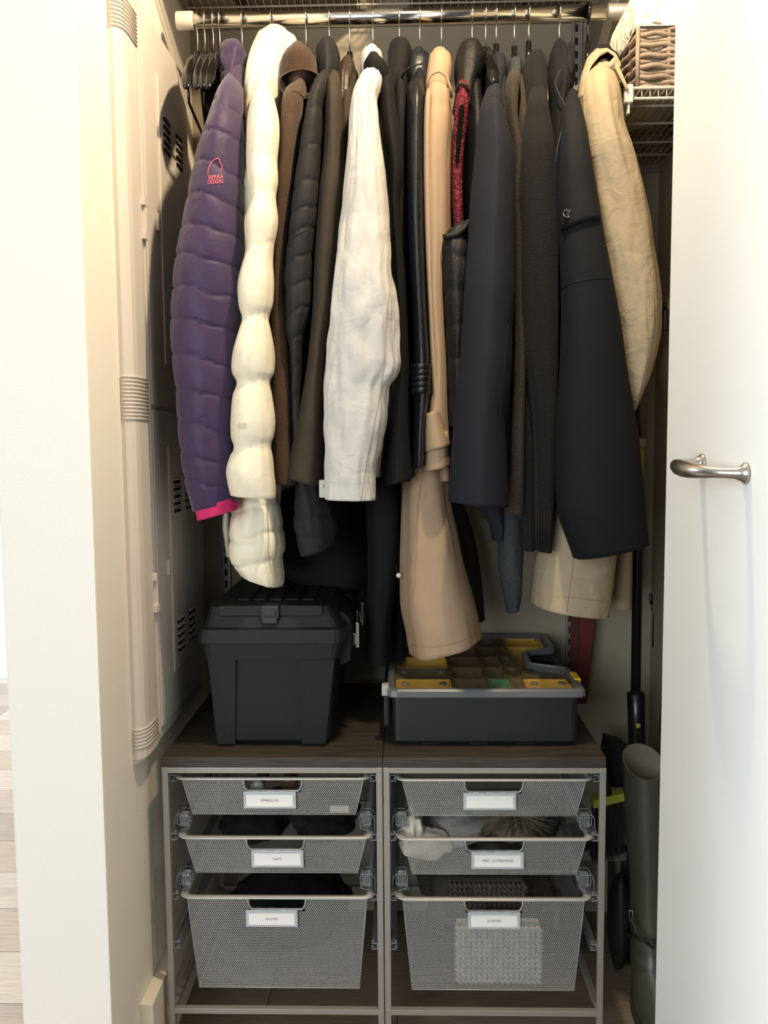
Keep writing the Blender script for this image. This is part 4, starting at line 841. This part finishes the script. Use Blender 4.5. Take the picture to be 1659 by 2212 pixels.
# ---------------------------------------------------------------- parts case with yellow bins
cz = zt_(1492, 1.73); cf = 1.735
cs = thing('parts_case', 'grey parts case with yellow bins under a clear lid on the right top board', 'case', (.17, 1.96, BT))
cx0, cx1 = P(848, 1505, cf).x, P(1250, 1505, cf).x; cb_ = 2.225
def notched(x0, x1, y0, y1, z, c, nx, ny0, ny1):
    """outline with the carrying-handle recess on the right side"""
    L = [(x0, y0), (x1, y0), (x1 + .0, ny0 - .04), (nx, ny0), (nx, ny1), (x1, ny1 + .04), (x1, y1), (x0, y1)]
    out = []
    n = len(L)
    for i in range(n):
        p0, p, p1 = Vector(L[i - 1]), Vector(L[i]), Vector(L[(i + 1) % n]); a = (p0 - p).normalized(); b = (p1 - p).normalized()
        for k in range(4): t_ = k / 3; out.append(Vector(((p + a * c) * (1 - t_) ** 2 + p * 2 * t_ * (1 - t_) + (p + b * c) * t_ ** 2)).to_3d() + Vector((0, 0, z)))
    return out
nx_ = cx1 - .075; ny0, ny1 = 1.935, 2.045
MB().rings([notched(cx0 + .004, cx1 - .004, cf + .004, cb_ - .004, BT + .006, .012, nx_, ny0, ny1), notched(cx0, cx1, cf, cb_, BT + .012, .014, nx_, ny0, ny1), notched(cx0, cx1, cf, cb_, cz - .014, .014, nx_, ny0, ny1), notched(cx0 + .004, cx1 - .004, cf + .004, cb_ - .004, cz - .014, .014, nx_, ny0, ny1), notched(cx0 + .004, cx1 - .004, cf + .004, cb_ - .004, BT + .016, .014, nx_, ny0, ny1)], smooth=False).build('case_body', mat('case_grey', '#141618', .5, bump=.15, bs=500), cs)
for px in (878, 1225):
    for yy in (cf + .03, cb_ - .06): MB().box(P(px, 1600, cf).x - .018, P(px, 1600, cf).x + .018, yy, yy + .02, BT, BT + .008, .002).build('foot', blkbox, cs)
for k in range(3): MB().box(cx0 + .06 + k * .1, cx0 + .10 + k * .1, cf + .01, cf + .02, BT, BT + .007, .002).build('foot', blkbox, cs)
lidm = mat('smoky_lid', '#5c6062', .25, spec=.6); clr = mat('amber_clear_sheet', '#a89a70', .08, alpha=.13, spec=.6)
lx0_, lx1_ = cx0 - .012, cx1 + .015
o1 = lambda z, g: notched(lx0_ + g, lx1_ - g, cf - .014 + g, cb_ + .004 - g, z, .02, nx_ + .012 - g, ny0 + .002, ny1 - .002)
MB().rings([o1(cz - .013, .001), o1(cz - .011, 0), o1(cz, .001), o1(cz + .004, .006), o1(cz + .004, .014), o1(cz, .016), o1(cz - .013, .016), o1(cz - .013, .001)], False, False, smooth=False).build('lid_frame', lidm, cs)
MB().rings([o1(cz + .0005, .014), o1(cz + .0025, .016)], smooth=False).build('clear_lid', clr, cs)
yel = mat('yellow_bin', '#d8a81e', .5); yel2 = mat('brown_bin_contents', '#5d4520', .7, var=.5, vs=60); grn = mat('green_bin', '#1f8a55', .5)
bins = [(0, .125, 0, yel), (.125, .205, 1, yel2), (.205, .255, 1, grn), (.255, .285, 0, yel2), (.285, .385, 0, yel)]
tot = cx1 - cx0 - .012
for r_, (ya, yb) in enumerate(((cf + .008, cf + .10), (cf + .103, cf + .195), (cf + .198, cf + .29), (cf + .293, cf + .385), (cf + .388, cf + .48))):
    for i, (a, b_, k_, m_) in enumerate(bins):
        if 1 <= r_ <= 3 and i == 4: continue
        xa, xb = cx0 + .006 + a / .385 * tot, cx0 + .006 + b_ / .385 * tot
        if r_ and m_ is grn: m_ = yel2
        mm = m_ if r_ in (0, 2) else (yel2 if (i + r_) % 2 else m_)
        zb_ = cz - .006
        MB().rings([rect(xa + .0015, xb - .0015, ya, yb, zb_, .005), rect(xa + .0035, xb - .0035, ya + .002, yb - .002, zb_, .005), rect(xa + .006, xb - .006, ya + .004, yb - .004, zb_ - .02 - .01 * k_, .005)], False, True, smooth=False).rings([rect(xa + .004, xb - .004, ya + .003, yb - .003, BT + .02, .005), rect(xa + .0015, xb - .0015, ya, yb, zb_, .005)], True, False, smooth=False).build('bin', mm, cs)
        if m_ is yel and r_ in (0, 1): MB().lathe([(0, .0), (.008, .0), (.009, -.004), (.0, -.004)], ((xa + .02), ya + .045, cz + .0), 16).lathe([(0, .0), (.008, .0), (.009, -.004), (.0, -.004)], ((xb - .02), ya + .045, cz + .0), 16).build('lid_dimple', lidm, cs)
# latches and carrying handle
MB().box(lx0_ - .011, lx0_ + .004, cf + .01, cf + .034, cz - .016, cz + .006, .002).build('side_latch', mat('latch_grey', '#a9a9a4', .3), cs)
MB().box(lx0_ - .008, lx0_ + .006, cf + .03, cb_ - .12, BT + .03, cz - .016, .006).build('hinge_side', mat('case_grey', '#141618'), cs)
MB().box(lx1_ - .012, lx1_ + .002, cf + .06, cf + .115, cz - .01, cz + .0065, .002).build('yellow_catch', mat('bright_yellow', '#f0c018', .4), cs)
MB().tube([(nx_ + .006, ny0 + .0, cz - .02), (lx1_ - .018, ny0 - .01, cz - .02), (lx1_ - .012, (ny0 + ny1) / 2, cz - .02), (lx1_ - .018, ny1 + .01, cz - .02), (nx_ + .006, ny1, cz - .02)], .011, 12).build('carry_handle', mat('case_grey', '#141618'), cs)

# ---------------------------------------------------------------- contents of the drawers
def blob(name, lab, cat, c, r, m, seed=0, amp=.15, group=None, squash=1, n=28, fs=14):
    t = thing(name, lab, cat, (c[0], c[1], c[2] - r[2]), group) if lab else None
    mb = MB(); R_ = []
    for i in range(n + 1):
        ph = -PI / 2 + PI * i / n; ring = []
        for k in range(n * 2):
            a = 2 * PI * k / (n * 2); d = Vector((math.cos(a) * math.cos(ph), math.sin(a) * math.cos(ph), math.sin(ph)))
            f = 1 + amp * noise.noise(d * 1.8 + Vector((seed, 0, 0))) + amp * .4 * noise.noise(d * 5 + Vector((0, seed, 0)))
            ring.append(Vector((c[0] + d.x * r[0] * f, c[1] + d.y * r[1] * f, c[2] + d.z * r[2] * f)))
        R_.append(ring)
    mb.rings(R_, False, False); return mb
def cloth_item(name, lab, cat, c, r, m, part='cloth', seed=0, amp=.3, **k):
    o = blob(name, '', cat, c, r, m, seed, amp).build(name, m); tagt(o, lab, cat); return o
zd = zc(1809); zd3 = zc(1938); zd1 = zc(1679)
knit = fab('brown_knit', '#5a524c', bump=1, bs=260, var=.4, vs=200); fleece = fab('white_fleece', '#e9e0cc', bump=.7, bs=300, sheen=.3)
p = P(888, 1790, 1.73); cloth_item('fleece_mitten', 'cream fleece mitten poking out of the misc. outerwear drawer', 'mitten', (p.x, 1.735, zd - .005), (.024, .026, .038), fleece, seed=1)
p = P(920, 1850, 1.715); cloth_item('fleece_hat', 'white fleece hat pressed against the front of the misc. outerwear drawer', 'hat', (p.x, 1.748, zd - .045), (.055, .04, .032), fleece, seed=2, amp=.15)
p = P(990, 1790, 1.78); cloth_item('folded_cloth', 'grey folded cloth lying in the misc. outerwear drawer', 'cloth', (p.x, 1.85, zd - .035), (.08, .10, .035), fab('grey_cloth', '#a09c96'), seed=3, amp=.25)
# fur pompom of many strands
pc = P(1130, 1800, 1.78); fur = fab('tan_fur', '#8d7f68', var=.4, vs=40)
ft = thing('fur_pompom', 'tan fur pompom in the misc. outerwear drawer', 'pompom', (pc.x, 1.80, zd - .05)); mb = MB(); rnd = random.Random(4)
for k in range(900):
    a = rnd.random() * 2 * PI; ph = rnd.random() * 1.5; d = Vector((math.cos(a) * math.cos(ph), math.sin(a) * math.cos(ph) * .8, math.sin(ph) * .7)); c_ = Vector((pc.x - .02, 1.80, zd - .028)); L_ = .05 + .035 * rnd.random()
    q0 = c_ + d * .012; q1 = c_ + d * L_ * .6 + Vector((.004, 0, .004)); q2 = c_ + d * L_ + Vector((.014 * d.x, 0, -.014)); mb.tube([q0, q1, q2], [.0012, .001, .0003], 3, caps=False)
o = mb.build('fur', fur, ft); o['kind'] = 'stuff'
o = blob('x', '', '', (pc.x - .02, 1.80, zd - .035), (.045, .035, .028), fur, 3, .2).build('core', fur, ft)
cloth_item('dark_hat', 'dark hat lying in the misc. outerwear drawer behind the fur pompom', 'hat', (.29, 1.87, zd - .035), (.055, .09, .032), fab('charcoal_felt', '#2b2a2a'), seed=5)
# knitted scarf with real rows of stitches
def scarf(lab, x0, x1, y, z0, z1, m, nrow, ncol):
    t = thing('knitted_scarf', lab, 'scarf', ((x0 + x1) / 2, y, z0)); mb = MB(); w = (x1 - x0) / ncol; h = (z1 - z0) / nrow
    for r in range(nrow):
        pts = []
        for k in range(ncol * 4 + 1):
            u = k / 4; pts.append((x0 + u * w, y - .004 * abs(math.sin(PI * u)) + .004 * noise.noise(Vector((u * .7, r * .5, 1))), z0 + (r + .5) * h + h * .38 * math.sin(2 * PI * u + PI * (r % 2) * 0)))
        mb.tube(pts, h * .42, 6)
    mb.build('stitches', m, t); MB().box(x0, x1, y + .003, y + .04, z0, z1, .012).build('folded_layers', m, t)
q0, q1 = P(985, 2120, 1.705), P(1170, 2000, 1.705)
scarf('chunky grey knitted scarf pressed against the scarves drawer front', q0.x, q1.x, 1.7035, q0.z, q1.z, fab('grey_chunky_knit', '#d0cac2', bump=1, bs=300), 11, 16)
q0, q1 = P(970, 1965, 1.75), P(1135, 1895, 1.78)
scarf('brown cable knit scarf folded high in the scarves drawer', q0.x, q1.x, 1.76, q0.z - .02, q0.z + .055, knit, 7, 16)
cloth_item('woollen_scarf', 'dark woollen scarf at the back of the scarves drawer', 'scarf', (TR, 1.93, zd3 - .10), (.14, .16, .09), knit, seed=8)
cloth_item('pair_of_gloves', 'dark gloves heaped in the gloves drawer', 'gloves', (TL, 1.90, zd3 - .13), (.13, .16, .06), fab('glove_black', '#1d1c1c'), seed=9)
cloth_item('knit_hat', 'black knit hat in the hats drawer', 'hat', (TL - .06, 1.87, zd - .035), (.08, .12, .032), fab('hat_black', '#1b1b1b', bump=1), seed=10)
cloth_item('felt_hat', 'dark felt hat behind the hats label', 'hat', (TL + .09, 1.87, zd - .035), (.07, .12, .03), fab('hat_felt', '#232020'), seed=11)
# umbrellas
p = P(560, 1700, 1.74)
for lab, x, y0, r, c in (('folded umbrella with a pale grey handle in the umbrellas drawer', p.x, 1.71, .014, '#8d9088'), ('folded brown umbrella in the umbrellas drawer beside the pale handle', P(625, 1700, 1.74).x, 1.73, .017, '#4a3524')):
    u = thing('folded_umbrella', lab, 'umbrella', (x, 1.8, zd1 - .06)); zz = zd1 - .045
    MB().lathe([(0, 0), (r, .001), (r * 1.05, .01), (r * .9, .06), (r * .6, .065), (0, .065)], (x, y0, zz + .008), 20, 'y').build('handle', mat('handle_' + c[1:], c, .4), u)
    MB().lathe([(0, 0), (r * .8, .002), (r, .10), (r * .8, .25), (.003, .27), (0, .29)], (x, y0 + .066, zz + .004), 18, 'y').build('canopy', fab('canopy_' + c[1:], '#26231f'), u)
p = P(735, 1746, 1.715)
tagt(MB().box(p.x - .021, p.x + .019, 1.706, 1.712, p.z - .007, p.z + .009, .003).build('folded_tissue', fleece), 'white folded tissue showing through the umbrellas drawer front', 'tissue')

# ---------------------------------------------------------------- things right of the frames
# rubber boot
boot_m = mat('olive_rubber', '#44463a', .38, spec=.5, bump2=.2, b2s=12); bl = mat('boot_lining', '#7d7464', .9, bump=.5, bs=400)
bY = 1.86
bt_ = thing('rubber_boot', 'tall olive grey rubber boot standing right of the drawer frames', 'boot', (P(1392, 1900, bY).x, bY, 0))
top = [P(1347, 1640, bY), P(1430, 1640, bY)]; cxb = P(1390, 1640, bY).x; ztp = P(1390, 1645, bY).z; rx = (P(1434, 1640, bY).x - P(1346, 1640, bY).x) / 2
def oval(cx, cy, rx_, ry_, z, tilt=0, n=32): return [Vector((cx + rx_ * math.cos(2 * PI * k / n), cy + ry_ * math.sin(2 * PI * k / n), z + tilt * math.sin(2 * PI * k / n))) for k in range(n)]
R_ = [oval(cxb, bY, rx, .055, ztp, .022), oval(cxb + .002, bY, rx * .99, .055, ztp - .03, .015), oval(cxb + .006, bY, rx * .94, .055, ztp - .14), oval(cxb + .012, bY, rx * .84, .052, ztp - .26), oval(cxb + .016, bY - .002, rx * .80, .052, .17), oval(cxb + .016, bY - .01, rx * .84, .06, .12), oval(cxb + .02, bY - .035, rx * .95, .09, .08), oval(cxb + .022, bY - .055, rx * 1.0, .115, .045), oval(cxb + .022, bY - .06, rx * 1.02, .122, .02)]
MB().rings(R_, False, True).build('shaft', boot_m, bt_)
MB().rings([oval(cxb, bY, rx, .055, ztp, .022), oval(cxb, bY, rx * .92, .05, ztp + .001, .022), oval(cxb + .004, bY, rx * .86, .048, ztp - .15), oval(cxb + .01, bY, rx * .7, .04, ztp - .3)], False, True).build('lining', bl, bt_)
MB().rings([oval(cxb + .022, bY - .06, rx * 1.06, .126, 0), oval(cxb + .022, bY - .06, rx * 1.08, .128, .012), oval(cxb + .022, bY - .06, rx * 1.05, .124, .024)]).build('sole', mat('sole_dark', '#33342b', .6), bt_)
MB().tube([Vector((cxb + .012 + rx * .88 * math.cos(a), bY - .006 - .062 * math.sin(a), .175 + .02 * math.sin(a * 1))) for a in [2 * PI * k / 24 for k in range(24)]], .0035, 6, closed=True).build('ankle_strap', mat('strap_dark', '#23241d', .5), bt_)
bp = P(1359, 1978, 1.82); MB().tube([bp + Vector((dx, 0, dz)) for dx, dz in ((0, .012), (.008, .012), (.009, -.01), (.001, -.012))], .0012, 6, closed=True).build('buckle', steel, bt_)
MB().tube([P(1362, 1985, 1.80), P(1375, 2010, 1.79), P(1392, 2035, 1.78), P(1412, 2048, 1.78)], .003, 6).build('spur_strap', mat('strap_dark', '#23241d', .5), bt_)
# extendable duster / mop
dk = mat('pole_black', '#161615', .3, spec=.5); Yp = 2.02
mp = thing('extension_pole_mop', 'black telescopic mop pole with a lime green section leaning in the right corner', 'mop', (P(1372, 1700, Yp).x, Yp, 0))
pa, pb = P(1379, 1080, Yp + .05), P(1373, 1510, Yp)
MB().tube([P(1384, 960, Yp + .06), P(1380, 1085, Yp + .05)], .009, 16).build('green_tube', mat('lime_plastic', '#a3a53a', .45), mp)
MB().tube([P(1385, 948, Yp + .06), P(1384, 966, Yp + .06)], .012, 16).build('tip_collar', mat('pale_collar', '#a99f8b', .5), mp)
MB().tube([P(1380, 1060, Yp + .05), pa, pb], .0118, 20).build('pole', dk, mp)
MB().tube([P(1373, 1492, Yp), P(1373.5, 1497, Yp), P(1375, 1560, Yp), P(1376, 1640, Yp), (pb.x + .002, Yp, .02), (pb.x + .002, Yp, 0)], [.012, .021, .0205, .02, .018, .012], 20).build('grip', dk, mp)
q = P(1379, 1568, Yp - .021); MB().lathe([(0, -.002), (.005, -.0015), (.007, .002), (0, .003)], q, 16, 'y').build('green_button', mat('lime_plastic', '#a3a53a'), mp)
# green-topped broom, low grey bar, dark things
br = thing('hand_broom', 'black bristled broom with a lime green band behind the right frame', 'broom', (P(1325, 1780, 2.0).x, 2.0, .1))
qa, qb = P(1282, 1738, 2.0), P(1349, 1722, 2.0)
MB().add([qa + Vector((0, dy, dz)) for dy in (0, .03) for dz in (-.010, .010)] + [qb + Vector((0, dy, dz)) for dy in (0, .03) for dz in (-.010, .010)], [(0, 4, 5, 1), (2, 3, 7, 6), (1, 5, 7, 3), (0, 2, 6, 4), (0, 1, 3, 2), (4, 6, 7, 5)]).build('green_band', mat('lime_plastic', '#a3a53a'), br)
mb = MB(); rnd = random.Random(2)
for k in range(220):
    u = rnd.random(); s_ = qa.lerp(qb, u) + Vector((0, rnd.random() * .03, -.008)); e_ = s_ + Vector((.012 * (rnd.random() - .5), .01 * rnd.random(), -.13 - .02 * rnd.random())); mb.tube([s_, e_], .0011, 3, caps=False)
o = mb.build('bristles', mat('bristle_dark', '#25261f', .7), br); o['kind'] = 'stuff'
MB().tube([qa.lerp(qb, .5) + Vector((0, .015, .008)), qa.lerp(qb, .4) + Vector((-.01, .03, .12))], .011, 10).build('handle', dk, br)
st = thing('step_stool', 'low dark step stool with a grey edge standing behind the right frame', 'stool', (.48, 2.1, 0))
qa, qb = P(1256, 1850, 2.05), P(1362, 1849, 2.05)
MB().box(qa.x, qb.x, 2.05, 2.065, qa.z - .012, qa.z + .012, .002).build('grey_edge', mat('edge_grey', '#6b6a64', .6), st)
MB().box(qa.x, qb.x, 2.066, 2.22, qa.z - .010, qa.z + .008, .002).build('tread', mat('stool_dark', '#26241f', .7), st)
for x in (qa.x + .002, qb.x - .016):
    for y in (2.07, 2.20): MB().box(x, x + .014, y, y + .014, 0, qa.z - .01, .002).build('leg', mat('stool_dark', '#26241f'), st)
cn = tagt(blob('c', '', '', (P(1340, 1960, 1.98).x, 1.99, .125), (.028, .045, .12), dk, 3, .06).build('dark_boot_bag', mat('bag_black', '#12120f', .6)), 'small black rounded bag on the floor between frame and rubber boot', 'bag')
# black flat folded bag standing behind the board corner
q = P(1325, 1625, 2.08)
bg = thing('folded_tote_bag', 'black folded tote bag standing behind the right top board', 'bag', (q.x, 2.1, .3))
MB().add([P(1303, 1655, 2.1), P(1312, 1598, 2.1), P(1345, 1607, 2.1), P(1357, 1618, 2.1), P(1357, 1700, 2.1), P(1306, 1700, 2.1)] + [P(px, py, 2.1) + Vector((0, .05, 0)) for px, py in ((1303, 1655), (1312, 1598), (1345, 1607), (1357, 1618), (1357, 1700), (1306, 1700))], [(5, 4, 3, 2, 1, 0), (6, 7, 8, 9, 10, 11)] + [(i, (i + 1) % 6, (i + 1) % 6 + 6, i + 6) for i in range(6)]).build('bag_body', mat('bag_black', '#12120f'), bg)
MB().tube([P(1312, 1600, 2.098), P(1322, 1596, 2.09), P(1334, 1602, 2.09), P(1345, 1607, 2.098)], .002, 6).build('strap', dk, bg)
# red board leaning on the back wall
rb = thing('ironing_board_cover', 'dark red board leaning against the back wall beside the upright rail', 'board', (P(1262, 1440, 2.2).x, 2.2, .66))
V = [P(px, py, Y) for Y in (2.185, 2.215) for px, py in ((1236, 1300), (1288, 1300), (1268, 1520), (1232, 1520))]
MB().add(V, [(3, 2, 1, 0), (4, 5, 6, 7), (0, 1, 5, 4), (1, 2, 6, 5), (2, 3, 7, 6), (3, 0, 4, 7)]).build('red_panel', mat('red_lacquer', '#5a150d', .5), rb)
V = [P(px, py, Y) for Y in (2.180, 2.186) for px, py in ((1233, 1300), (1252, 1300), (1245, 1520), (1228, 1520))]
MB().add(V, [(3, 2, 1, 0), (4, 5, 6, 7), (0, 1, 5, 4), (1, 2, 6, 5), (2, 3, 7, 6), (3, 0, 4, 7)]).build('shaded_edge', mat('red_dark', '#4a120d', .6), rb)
# hanging navy bag and hook on the right wall
nb = thing('hanging_bag', 'dark navy bag hanging by its cord on the right closet wall', 'bag', (.62, 1.95, .9))
R_ = [oval(.628, 1.90, .012, .02, Zat(1275, 1.88, 1420), 0, 20), oval(.622, 1.90, .022, .05, Zat(1300, 1.88, 1420), 0, 20), oval(.618, 1.90, .03, .06, Zat(1400, 1.88, 1420), 0, 20), oval(.616, 1.90, .034, .065, Zat(1600, 1.88, 1420), 0, 20), oval(.62, 1.90, .02, .05, Zat(1640, 1.88, 1420), 0, 20)]
MB().rings(R_).build('bag_body', mat('navy_nylon', '#17161f', .6, bump2=.4, b2s=20), nb)
MB().tube([P(1410, 1398, 1.95), P(1411, 1330, 1.95), P(1407, 1305, 1.95)], .0016, 6).tube([P(1407, 1305, 1.95), P(1406, 1282, 1.95)], .004, 6).build('cord', dk, nb)
hk = thing('wall_hook', 'black wall hook beside the khaki coat elbow', 'hook', (.64, 2.0, 1.6))
q = P(1433, 690, 2.02); MB().box(q.x - .002, .6545, 2.01, 2.03, P(1433, 715, 2.02).z, P(1433, 668, 2.02).z, .003).tube([(q.x + .002, 2.015, P(1433, 668, 2.02).z), (q.x - .002, 2.005, P(1433, 658, 2.02).z)], .005, 10).build('hook_body', dk, hk)

# ---------------------------------------------------------------- living room glimpsed left of the partition
sf = thing('slipcovered_sofa', 'pale blue draped sofa in the room beyond, at the left picture edge', 'sofa', (-2.2, 4.8, 0))
sof = mat('pale_blue_linen', '#b9c9da', .9, bump2=.6, b2s=8, col2='#d4e2ec', vs=4)
R_ = []
for z, g_ in ((.0, 0), (.02, .02), (.25, .0), (.40, .01), (.44, .04), (.47, .12)):
    R_.append([Vector((-2.35 + (.65 - g_) * sgp(math.cos(a), .35) + .015 * noise.noise(Vector((a * 6, z * 3, 0))), 4.95 + (.42 - g_) * sgp(math.sin(a), .35) + .03 * noise.noise(Vector((a * 7, z * 2, 3))), z)) for a in [2 * PI * k / 72 for k in range(72)]])
MB().rings(R_).build('seat', sof, sf)
MB().box(-2.98, -1.72, 5.2, 5.4, .02, .80, .06).build('backrest', sof, sf)
tagt(MB().box(-2.4, -2.05, 5.95, 6.09, .9, 1.28, .01).box(-2.36, -2.09, 5.945, 5.95, .94, 1.24).build('framed_picture', mat('slate_grey_frame', '#8d90a0', .6)), 'slate grey framed picture on the far wall at the left picture edge', 'picture')
